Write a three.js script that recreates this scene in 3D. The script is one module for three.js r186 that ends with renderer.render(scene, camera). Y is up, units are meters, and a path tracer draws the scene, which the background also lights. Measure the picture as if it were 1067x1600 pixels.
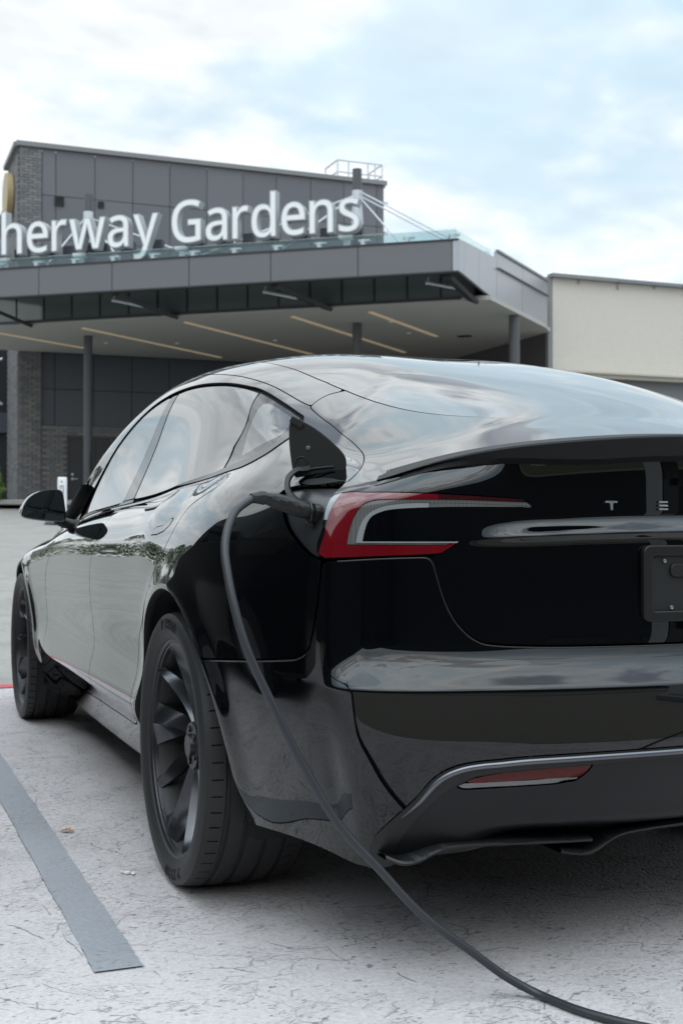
import * as THREE from 'three';
import { mergeGeometries } from 'three/addons/utils/BufferGeometryUtils.js';
import { RoundedBoxGeometry } from 'three/addons/geometries/RoundedBoxGeometry.js';
import { TextGeometry } from 'three/addons/geometries/TextGeometry.js';
import { FontLoader } from 'three/addons/loaders/FontLoader.js';
import { RectAreaLightUniformsLib } from 'three/addons/lights/RectAreaLightUniformsLib.js';
import { SimplexNoise } from 'three/addons/math/SimplexNoise.js';

// ---------------------------------------------------------------- camera, sky, sun, exposure
RectAreaLightUniformsLib.init();
const scene = new THREE.Scene();
const renderer = new THREE.WebGLRenderer({ antialias: true });
renderer.setSize(682, 1024);
renderer.shadowMap.enabled = true;
renderer.toneMapping = THREE.LinearToneMapping;
renderer.toneMappingExposure = 1.0;

const camera = new THREE.PerspectiveCamera(44.66, 682 / 1024, .05, 2000);
camera.position.set(-1.644, .88, 3.028);
{
  const yaw = .376, pitch = .012;
  camera.lookAt(-1.644 + Math.sin(yaw) * Math.cos(pitch), .88 + Math.sin(pitch), 3.028 - Math.cos(yaw) * Math.cos(pitch));
}
camera.focus = 2.75; camera.userData.fStop = 8;

function mulberry(a) { return () => { a = (a + 0x6d2b79f5) | 0; let t = Math.imul(a ^ (a >>> 15), 1 | a); t = (t + Math.imul(t ^ (t >>> 7), 61 | t)) ^ t; return ((t ^ (t >>> 14)) >>> 0) / 4294967296; }; }
const clamp = (x, a, b) => Math.min(b, Math.max(a, x)), smooth = (a, b, x) => { const t = clamp((x - a) / (b - a), 0, 1); return t * t * (3 - 2 * t); };
const simplex = new SimplexNoise({ random: mulberry(7) });
function fbm3(x, y, z, n = 5) { let s = 0, a = .5, f = 1; for (let i = 0; i < n; i++) { s += a * simplex.noise3d(x * f, y * f, z * f); a *= .5; f *= 2.03; } return s; }

{ // a bright, broken layer of high cloud over pale blue, laid out on a plane overhead so that it thickens towards the horizon; brightest overhead and round the sun
  const W = 3072, H = 1536, data = new Float32Array(W * H * 4);
  const sun = new THREE.Vector3(-.28, .82, .50).normalize();
  const skyColor = (x, y, z) => {
    const up = Math.max(y, 0), d = Math.max(0, x * sun.x + y * sun.y + z * sun.z);
    const px = x / (up + .20), pz = z / (up + .20), wx = .30 * fbm3(px * .8, pz * .8, 9, 3), wz = .30 * fbm3(px * .8, pz * .8, 19, 3);
    const big = fbm3(px * .55 + wx - .1, pz * .75 + wz + .3, 2, 4), mid = fbm3(px * 2.2 + 2 * wx, pz * 2.8 + 2 * wz, 5, 5), fine = fbm3(px * 7, pz * 9, 8, 4);
    const puff = big + .34 * mid + .10 * fine;
    let cov = smooth(-.22, .26, puff + .06);
    const veil = .24 + .62 * smooth(.30, .05, up) + .25 * fbm3(px * 1.1, pz * 3.4, 31, 4);
    cov = clamp(cov + (1 - cov) * clamp(veil, 0, 1), 0, 1);
    const lum = 1.16 + 1.95 * smooth(.36, .92, up) + .9 * d ** 6;
    const grey = smooth(.28, .60, up) * smooth(-.06, .30, mid + .55 * big);             // shaded undersides overhead
    const white = .935 + .17 * mid + .14 * fine - .07 * smooth(.02, .5, puff) * smooth(-.1, .4, fbm3(px * 1.6 + 5, pz * 2 + 3, 44, 4));
    const tint = [.955 - .62 * grey, .995 - .61 * grey, 1.01 - .56 * grey];
    return [0, 1, 2].map((i) => lum * ([.53, .715, .845][i] * (1 - cov) + white * tint[i] * cov));
  };
  for (let r = 0; r < H; r++) {
    const el = ((r + .5) / H - .5) * Math.PI, y = Math.sin(el), c = Math.cos(el);
    for (let q = 0; q < W; q++) {
      const az = ((q + .5) / W - .5) * 2 * Math.PI, k = (r * W + q) * 4, v = y < 0 ? [.35, .35, .35] : skyColor(Math.cos(az) * c, y, Math.sin(az) * c);
      data[k] = v[0]; data[k + 1] = v[1]; data[k + 2] = v[2]; data[k + 3] = 1;
    }
  }
  const sky = new THREE.DataTexture(data, W, H, THREE.RGBAFormat, THREE.FloatType);
  sky.mapping = THREE.EquirectangularReflectionMapping; sky.magFilter = THREE.LinearFilter; sky.needsUpdate = true;
  scene.background = sky; scene.environment = sky;
  const light = new THREE.DirectionalLight(0xfff4e6, 0.5);
  light.position.copy(sun).multiplyScalar(60); light.castShadow = true; light.shadow.radius = 110;
  light.shadow.mapSize.set(2048, 2048); Object.assign(light.shadow.camera, { left: -40, right: 40, top: 40, bottom: -40, near: 1, far: 160 });
  light.name = 'sun'; light.target.position.set(0, 0, -10); light.position.add(light.target.position);
  scene.add(light, light.target);
}

// ---------------------------------------------------------------- helpers
const V = (x, y, z) => new THREE.Vector3(x, y, z);
const rgb = (r, g, b) => new THREE.Color().setRGB(r, g, b);
const std = (c, roughness = .6, metalness = 0, more = {}) => new THREE.MeshStandardMaterial({ color: Array.isArray(c) ? rgb(...c) : c, roughness, metalness, ...more });
const phy = (c, roughness, more = {}) => new THREE.MeshPhysicalMaterial({ color: rgb(...c), roughness, ...more });
const used = {};
function numbered(name) { const n = used[name] = (used[name] ?? -1) + 1; return n ? name + '_' + String(n).padStart(3, '0') : name; }
function tag(o, label, category, group, kind) { if (label) o.userData.label = label; if (category) o.userData.category = category; if (group) o.userData.group = group; if (kind) o.userData.kind = kind; return o; }
function mesh(name, g, m, parent = scene) { const o = new THREE.Mesh(Array.isArray(g) ? merge(g) : g, m); o.name = parent === scene ? numbered(name) : name; o.castShadow = o.receiveShadow = true; parent.add(o); return o; }
function merge(list) {
  return mergeGeometries(list.map((g) => { const q = g.index ? g.toNonIndexed() : g; const r = new THREE.BufferGeometry(); r.setAttribute('position', q.attributes.position); if (!q.attributes.normal) q.computeVertexNormals(); r.setAttribute('normal', q.attributes.normal); r.setAttribute('uv', q.attributes.uv ?? new THREE.BufferAttribute(new Float32Array(q.attributes.position.count * 2), 2)); return r; }));
}
function thing(name, label, category, pos = [0, 0, 0], turn = 0, group) { const o = new THREE.Group(); o.name = numbered(name); scene.add(o); o.position.set(...pos); o.rotation.y = turn; return tag(o, label, category, group); }
function box(w, h, d, x = 0, y = 0, z = 0, r = 0) { const g = r ? new RoundedBoxGeometry(w, h, d, 2, r) : new THREE.BoxGeometry(w, h, d); return g.translate(x, y, z); }
function rod(a, b, r, seg = 10, r2 = r) { const d = b.clone().sub(a), g = new THREE.CylinderGeometry(r2, r, d.length(), seg); g.applyQuaternion(new THREE.Quaternion().setFromUnitVectors(V(0, 1, 0), d.clone().normalize())); return g.translate((a.x + b.x) / 2, (a.y + b.y) / 2, (a.z + b.z) / 2); }
function tube(pts, r, seg = 80, rs = 12) { return new THREE.TubeGeometry(new THREE.CatmullRomCurve3(pts.map((p) => p.isVector3 ? p : V(...p)), false, 'centripetal'), seg, r, rs); }
function texture(w, h, f, srgb = false) {   // f(u, v) -> grey 0..1 or [r, g, b] linear
  const d = new Uint8Array(w * h * 4);
  for (let j = 0; j < h; j++) for (let i = 0; i < w; i++) { const c = f(i, j), k = (j * w + i) * 4; for (let q = 0; q < 3; q++) { let v = clamp(Array.isArray(c) ? c[q] : c, 0, 1); if (srgb) v = v <= .0031308 ? v * 12.92 : 1.055 * v ** (1 / 2.4) - .055; d[k + q] = v * 255 + .5; } d[k + 3] = 255; }
  const t = new THREE.DataTexture(d, w, h); t.wrapS = t.wrapT = THREE.RepeatWrapping; t.magFilter = THREE.LinearFilter; t.minFilter = THREE.LinearMipmapLinearFilter; t.generateMipmaps = true; t.colorSpace = srgb ? THREE.SRGBColorSpace : THREE.NoColorSpace; t.needsUpdate = true; return t;
}
// ---------------------------------------------------------------- ground: the lot rises gently towards the mall
const slope = (z) => { const d = -z - 5.2; return d < -1.6 ? 0 : d > 35.4 ? .046 * 35.4 : d < 1.6 ? .046 * (d + 1.6) ** 2 / 6.4 : .046 * d; };
const rnd = mulberry(11);
function periodic(n, seed) {                             // value noise that repeats after n cells
  const r = mulberry(seed), a = Array.from({ length: n * n }, () => r());
  return (x, y) => { const i = Math.floor(x), j = Math.floor(y), fx = x - i, fy = y - j, u = fx * fx * (3 - 2 * fx), v = fy * fy * (3 - 2 * fy), g = (p, q) => a[((q % n) + n) % n * n + ((p % n) + n) % n]; return mixn_(mixn_(g(i, j), g(i + 1, j), u), mixn_(g(i, j + 1), g(i + 1, j + 1), u), v); };
}
function mixn_(a, b, t) { return a + (b - a) * t; }
function cells(n, seed) {                                // repeating Worley noise: distance to the edge between two cells
  const r = mulberry(seed), P = Array.from({ length: n * n }, () => [r(), r()]);
  return (x, y) => {
    const i = Math.floor(x), j = Math.floor(y); let a = 9, b = 9;
    for (let q = -1; q <= 1; q++) for (let p = -1; p <= 1; p++) { const c = P[(((j + q) % n) + n) % n * n + (((i + p) % n) + n) % n], dx = i + p + c[0] - x, dy = j + q + c[1] - y, d = Math.sqrt(dx * dx + dy * dy); if (d < a) { b = a; a = d; } else if (d < b) b = d; }
    return b - a;
  };
}
{
  const N = 2048, S = 3.4;                               // worn paint with map cracks, 3.4 m to a repeat
  const w1 = periodic(40, 3), m1 = periodic(13, 5), m2 = periodic(47, 6), grit = periodic(512, 8), grit2 = periodic(1024, 21), c1 = cells(64, 9), blot = periodic(9, 14);
  const dark = new Float32Array(N * N), r = mulberry(77), px = N / S;
  const dot = (x, y, w, k) => { const i0 = Math.floor(x - w - 1), j0 = Math.floor(y - w - 1); for (let j = j0; j <= y + w + 1; j++) for (let i = i0; i <= x + w + 1; i++) { const d = Math.hypot(i - x, j - y), v = k * (1 - smooth(w - .7, w + .7, d)); if (v > 0) { const q = ((j % N) + N) % N * N + ((i % N) + N) % N; if (v > dark[q]) dark[q] = v; } } };
  const walk = (x, y, a, len, w, k, depth) => {          // one crack wandering over the surface, broken here and there, with side cracks
    let heal = 0, aim = a;
    for (let d = 0; d < len; d += .8) {
      if (r() < .06) aim += (r() - .5) * 1.5; aim += (a - aim) * .015; x += Math.cos(aim) * .8; y += Math.sin(aim) * .8;
      if (heal > 0) heal--; else { dot(x, y, w * (.5 + .8 * r()), k * (.6 + .4 * r())); if (r() < .018) heal = 6 + r() * 22; if (r() < .004) dot(x, y, w * 2 + r() * 2, k * .9); }
      if (depth && r() < .014) walk(x, y, aim + (r() < .5 ? 1 : -1) * (.6 + r() * .9), len * (.15 + r() * .35), w * .8, k * .9, depth - 1);
    }
  };
  for (let n = 0; n < 950; n++) { const x = r() * N, y = r() * N, h = m1(x / N * 13, y / N * 13); if (h < .38 && r() < .7) continue; walk(x, y, (r() - .5) * 1.5 + (r() < .3 ? 1.57 : 0), 20 + r() * r() * 150, .7 + r() * .55, .72 + .28 * r(), 1); }
  for (let n = 0; n < 62000; n++) { const x = r() * N, y = r() * N, h = m1(x / N * 13 + 5, y / N * 13) * .55 + m2(x / N * 47, y / N * 47) * .45; if (r() > .22 + 1.3 * smooth(.36, .66, h)) continue; walk(x, y, (r() - .5) * 1.7, 2 + r() * r() * 15, .55 + r() * .5, .55 + .45 * r(), 0); }
  for (let n = 0; n < 260; n++) { const x = r() * N, y = r() * N; for (let q = 0; q < 3 + r() * 6; q++) dot(x + (r() - .5) * 9, y + (r() - .5) * 6, .6 + r() * 1.7, .5 + .4 * r()); }
  const height = new Float32Array(N * N);
  const col = texture(N, N, (i, j) => {
    const u = i / N, v = j / N, g = grit(u * 512, v * 512), g2 = grit2(u * 1024, v * 1024), a = m1(u * 13, v * 13), b = m2(u * 47, v * 47), w = (w1(u * 40, v * 40) - .5) * .8;
    const k1 = c1(u * 64 + w, v * 64 - w), fine = (1 - smooth(.008, .045, k1)) * smooth(.52, .72, .4 * a + .6 * b) * .55;
    const crack = Math.max(dark[j * N + i], fine);
    height[j * N + i] = .55 + .24 * (g - .5) + .30 * (g2 - .5) - .45 * crack;
    const t = .89 + .10 * (blot(u * 9, v * 9) - .5) + .17 * (g - .5) + .15 * (g2 - .5) + .08 * (a - .5) - .06 * smooth(.62, .8, b), d = crack * .86;
    return [mixn_(t, .15, d), mixn_(t, .145, d), mixn_(t, .14, d)];
  });
  const bump = texture(N, N, (i, j) => height[j * N + i]);
  const worn = texture(N, N, (i, j) => { const u = i / N, v = j / N, g = grit(u * 512, v * 512), g2 = grit2(u * 1024, v * 1024); return .93 + .12 * (g - .5) + .10 * (g2 - .5) + .14 * (blot(u * 9 + 3, v * 9) - .5) - .42 * dark[j * N + i] * smooth(.35, .7, m1(u * 13, v * 13)); });
  for (const t of [col, bump, worn]) t.repeat.set(1 / S, 1 / S);
  const pale = std([.585, .545, .545], .82, 0, { map: col, bumpMap: bump, bumpScale: .0035 });
  const stripe = std([.315, .325, .35], .72, 0, { map: worn, bumpMap: bump, bumpScale: .002 });
  // aggregate asphalt of the rest of the lot
  const g1 = periodic(256, 41), g2 = periodic(512, 42), g3 = periodic(11, 43), g4 = periodic(64, 44);
  const asph = texture(1024, 1024, (i, j) => { const u = i / 1024, v = j / 1024, s = g2(u * 512, v * 512), c = g1(u * 256, v * 256), d = .80 + .30 * (s - .5) + .24 * (c - .5) + .14 * (g3(u * 11, v * 11) - .5) + .10 * (g4(u * 64, v * 64) - .5) - (s > .93 ? .3 : 0); return [d, d * .985, d * .96]; });
  asph.repeat.set(1 / 2.2, 1 / 2.2);
  const lot = std([.33, .32, .30], .88, 0, { map: asph, bumpMap: asph, bumpScale: .004 });
  const sheet = (x0, x1, z0, z1, nz, off, f = slope) => { const g = new THREE.PlaneGeometry(x1 - x0, z1 - z0, 1, nz).rotateX(-Math.PI / 2).translate((x0 + x1) / 2, 0, (z0 + z1) / 2), p = g.attributes.position, uv = g.attributes.uv; for (let i = 0; i < p.count; i++) { p.setY(i, f(p.getZ(i)) + off); uv.setXY(i, p.getX(i), -p.getZ(i)); } g.computeVertexNormals(); return g; };
  tag(mesh('ground', sheet(-420, 420, -420, 420, 1200, -.008), lot), 'smooth beige asphalt of the open lot beyond the painted bay', 'ground', null, 'structure');
  tag(mesh('parking_bay', sheet(-14, 9, -4.02, 2.05, 4, 0, () => 0), pale), 'worn pale painted bay surface full of fine cracks', 'parking bay', null, 'structure');
  const line = (x0, x1, z0, z1, y) => { const n = 420, pos = [], uv = [], idx = []; for (let i = 0; i <= n; i++) { const z = mixn_(z0, z1, i / n), e = .0075; for (const [x, s] of [[x0, 1], [x1, 2]]) { const xx = x + e * (.5 * simplex.noise(z * 5, s * 7.3) + .5 * simplex.noise(z * 31, s) + .4 * simplex.noise(z * 90, s)) * .5; pos.push(xx, y, z); uv.push(xx, -z); } if (i < n) { const q = i * 2; idx.push(q, q + 2, q + 1, q + 1, q + 2, q + 3); } } const g = new THREE.BufferGeometry(); g.setAttribute('position', new THREE.BufferAttribute(Float32Array.from(pos), 3)); g.setAttribute('uv', new THREE.BufferAttribute(Float32Array.from(uv), 2)); g.setIndex(idx); g.computeVertexNormals(); return g; };
  tag(mesh('bay_line', line(-1.190, -1.093, -4.0, .557, .004), stripe), 'blue grey painted stripe along the left of the parked car', 'bay marking', null, 'structure');
  const red = mesh('red_line', new THREE.PlaneGeometry(20, .15, 40, 1).rotateX(-Math.PI / 2).translate(-4, .0045, -4.05), std([.50, .10, .11], .8, 0, { map: stripe.map })); tag(red, 'faded red painted line where the pale bay ends', 'painted line', null, 'structure');
  // an oily smudge beside the stripe
  const sm = new THREE.Shape(); for (let i = 0; i <= 40; i++) { const a = i / 40 * 2 * Math.PI, r = 1 + .35 * simplex.noise(Math.cos(a) * 1.6, Math.sin(a) * 1.6); const x = -1.192 + Math.cos(a) * .016 * r, z = .32 + Math.sin(a) * .11 * r; i ? sm.lineTo(x, -z) : sm.moveTo(x, -z); }
  tag(mesh('stain', new THREE.ShapeGeometry(sm).rotateX(-Math.PI / 2).translate(0, .0025, 0), std([.53, .50, .505], .85, 0, { map: col })), 'grey smudge along the outer edge of the painted stripe', 'stain', null, 'structure');
  // fallen leaf, crumbs of paint
  const leafS = new THREE.Shape(); [[0, 0], [.006, .010], [.004, .016], [.012, .020], [.008, .028], [.014, .036], [.003, .040], [0, .052], [-.004, .041], [-.013, .037], [-.008, .028], [-.013, .021], [-.004, .017], [-.007, .010]].forEach((p, i) => i ? leafS.lineTo(...p) : leafS.moveTo(...p));
  const lg = new THREE.ExtrudeGeometry(leafS, { depth: .0008, bevelEnabled: false }); { const p = lg.attributes.position; for (let i = 0; i < p.count; i++) p.setZ(i, p.getZ(i) + .006 * Math.sin(p.getX(i) * 130) ** 2 + .004 * Math.sin(p.getY(i) * 70)); lg.computeVertexNormals(); }
  const leaf = mesh('fallen_leaf', lg.rotateX(-Math.PI / 2).rotateY(.9).translate(-1.035, .002, -.595), std([.42, .26, .12], .8)); tag(leaf, 'small curled tan leaf lying between stripe and rear wheel', 'leaf');
  [[-.985, -.115], [-.972, -.105], [-.995, -.128]].forEach(([x, z], i) => { const g = new THREE.DodecahedronGeometry(.0075 - .0012 * i, 0).scale(1.3, .7, 1).rotateY(i * 1.3).translate(x, .005, z); tag(mesh('paint_crumb', g, std([.72, .70, .66], .9)), 'pale crumb in a little cluster beside the rear tyre', 'crumb', 'crumbs beside the rear tyre'); });
}
// ---------------------------------------------------------------- the mall: tower, canopy with its sign, beige hall
const wall = {
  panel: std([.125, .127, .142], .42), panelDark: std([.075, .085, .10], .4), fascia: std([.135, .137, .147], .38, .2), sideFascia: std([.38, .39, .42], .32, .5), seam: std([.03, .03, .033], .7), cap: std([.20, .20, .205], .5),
  soffit: std([.42, .41, .385], .7), band: phy([.10, .118, .12], .10, { ior: 1.7 }), beam: std([.025, .026, .03], .5), column: std([.085, .088, .097], .45, .2), white: std([.80, .81, .82], .45), letterSide: std([.34, .35, .37], .5), steel: std([.55, .57, .60], .4, .5), strip: std([.60, .46, .30], .6, 0, { emissive: rgb(1, .80, .56), emissiveIntensity: .16 }),
  mortar: std([.12, .115, .115], .9), gold: std([.42, .32, .17], .5, .2), dark: std([.02, .022, .025], .5), glazing: phy([.02, .028, .034], .06),
};
const brickMs = [[.155, .155, .163], [.168, .165, .168], [.188, .182, .178], [.14, .142, .15], [.205, .195, .188]].map((c) => std(c, .85));
const tower = thing('mall_tower', 'dark grey panelled tower with a brick corner rising behind the sign', 'building', [0, 0, 0]);
const X0 = 3.78, X1 = 17.5, ZF = -41, YT = 14.1;
mesh('core', [box(X1 - X0 - .5, YT - 1.5, 12, (X0 + X1) / 2 + .2, (YT + 1.4) / 2, ZF - 6.35), box(.72, YT - 1.5, 3.0, X0 + .40, (YT + 1.4) / 2, ZF - 1.62)], wall.seam, tower);
{ // brick corner and base: bricks in running bond
  const pier = mesh('brick_pier', box(.76, 12.5, 3.1, X0 + .395, 7.85, ZF - 1.58), wall.mortar, tower), base = mesh('brick_base', box(12.9, 2.8, .2, 11.0, 3.0, ZF - .12), wall.mortar, tower);
  const gF = [.996, .99, .984].map((k) => box(.285 * k, .088, .05)), gH = [.996, .99, .984].map((k) => box(.135 * k, .088, .05)), gS = box(.05, .088, .285);
  const r = mulberry(21), rest = [[], [], [], [], []]; let count = 0;
  const lay = (parent, x, y, z, g, single) => {
    const k = Math.floor(r() * 5), dz = (r() - .5) * .008, yaw = (r() - .5) * .006;
    if (single && count < 292) { count++; const b = mesh('brick', g, brickMs[k], parent); b.position.set(x, y, z + dz); b.rotation.y = yaw; }
    else rest[k].push(g.clone().translate(x, y, z + dz));
  };
  for (let c = 0; c < 124; c++) {
    const y = 1.70 + c * .1 + .045, odd = c & 1;
    for (const [x, h] of odd ? [[.075, 1], [.30, 0], [.60, 0]] : [[.15, 0], [.45, 0], [.675, 1]]) lay(pier, X0 + x + .01, y, ZF - .01, h ? gH[c % 3] : gF[c % 3], y < 7.0);
    for (let q = 0; q < 10; q++) { const k = Math.floor(r() * 5); rest[k].push(gS.clone().translate(X0 + .005 + (r() - .5) * .006, y, ZF - .22 - q * .3 - (odd ? .15 : 0))); }
  }
  for (let c = 0; c < 27; c++) { const y = 1.70 + c * .1 + .045; for (let q = 0; q < 42; q++) { const x = 4.72 + q * .3 + (c & 1 ? .15 : 0); if (x > 5.38 && x < 7.05 && y < 4.02) continue; if (x < 17.3) lay(base, x, y, ZF - .015, gF[(q + c) % 3], x < 7.3); } }
  rest.forEach((l, k) => { const b = mesh('brick_courses', l, brickMs[k], k % 2 ? base : pier); b.userData.kind = 'stuff'; });
}
{ // cladding panels
  const xs = [4.56, 5.03, 6.39, 7.74, 9.09, 10.47, 11.84, 13.13, 14.5, 15.85, 17.2, 17.5], r = mulberry(5);
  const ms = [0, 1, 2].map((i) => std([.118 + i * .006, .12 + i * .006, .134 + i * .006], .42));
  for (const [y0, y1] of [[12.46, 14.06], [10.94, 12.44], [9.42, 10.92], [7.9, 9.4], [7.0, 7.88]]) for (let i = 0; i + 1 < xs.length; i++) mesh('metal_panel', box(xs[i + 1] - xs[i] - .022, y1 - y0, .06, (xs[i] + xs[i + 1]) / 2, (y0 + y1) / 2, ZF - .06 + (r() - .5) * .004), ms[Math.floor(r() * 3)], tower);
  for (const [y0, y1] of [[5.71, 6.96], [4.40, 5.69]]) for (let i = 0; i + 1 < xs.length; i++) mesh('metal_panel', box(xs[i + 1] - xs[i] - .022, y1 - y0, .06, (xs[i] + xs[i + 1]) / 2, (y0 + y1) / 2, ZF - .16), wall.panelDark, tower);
  for (let i = 0; i < 4; i++) for (const [y0, y1] of [[12.46, 13.96], [10.94, 12.44], [9.42, 10.92], [7.9, 9.4]]) mesh('metal_panel', box(.06, y1 - y0, 2.9, X1 + .02, (y0 + y1) / 2, ZF - 1.6 - i * 2.95), wall.panel, tower);
  mesh('parapet_cap', [box(X1 - X0 + .2, .16, .34, (X0 + X1) / 2, YT + .05, ZF - .08), box(.34, .16, 3.2, X0 - .0, YT + .052, ZF - 1.72), box(.34, .16, 12.2, X1 + .02, YT + .051, ZF - 6.4)], wall.cap, tower);
  const door = mesh('door', [box(.92, 2.26, .07, 5.96, 2.83, ZF - .03, .006), box(.58, 2.26, .07, 6.74, 2.83, ZF - .03, .006)], std([.035, .037, .043], .45), tower);
  mesh('door_frame', [box(.06, 2.36, .14, 5.46, 2.87, ZF - .03), box(.06, 2.36, .14, 7.06, 2.87, ZF - .03), box(1.66, .06, .14, 6.26, 4.03, ZF - .03)], std([.05, .05, .056], .5), tower);
  mesh('handle', [new THREE.CylinderGeometry(.045, .045, .03, 20).rotateX(Math.PI / 2).translate(5.62, 2.72, ZF + .02), box(.20, .035, .035, 5.70, 2.56, ZF + .045, .012), new THREE.CylinderGeometry(.045, .045, .03, 20).rotateX(Math.PI / 2).translate(5.62, 2.56, ZF + .02)], wall.steel, door);
  for (const [x, y, s] of [[5.15, 12.27, .30], [6.6, 12.28, .19]]) { const v = mesh('vent', [box(s, .03, .06, x, y + s / 2, ZF), box(s, .03, .06, x, y - s / 2, ZF), box(.03, s, .06, x - s / 2, y, ZF), box(.03, s, .06, x + s / 2, y, ZF), box(s, s, .02, x, y, ZF - .02)], wall.dark, tower); for (let k = 0; k < 4; k++) mesh('vent_slat', box(s - .04, .02, .04, x, y - s / 2 + (k + .8) * s / 4.6, ZF + .0).rotateX(0), wall.seam, v); }
  mesh('wall_emblem', new THREE.CylinderGeometry(.82, .82, .22, 40).rotateZ(Math.PI / 2).translate(X0 - .16, 12.75, ZF - 1.9), wall.gold, tower);
  // ladder cage at the roof edge
  const rail = []; for (const y of [14.5, 14.95]) rail.push(rod(V(15.7, y, -41.3), V(17.55, y, -41.3), .028), rod(V(17.55, y, -41.3), V(17.55, y, -42.6), .028), rod(V(15.7, y, -41.3), V(15.7, y, -42.6), .028)); for (const x of [15.7, 16.15, 16.95, 17.25, 17.55]) rail.push(rod(V(x, 14.1, -41.3), V(x, 14.95, -41.3), .028)); for (const x of [15.7, 17.55]) rail.push(rod(V(x, 14.1, -42.6), V(x, 14.95, -42.6), .028));
  mesh('roof_railing', rail, wall.steel, tower);
  mesh('light_bracket', [0, 1, 2, 3, 4].map((k) => box(.14, .10, .12, X1 + .12, 13.4 - k * 1.15, ZF - .1)), wall.steel, tower);
}
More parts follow.
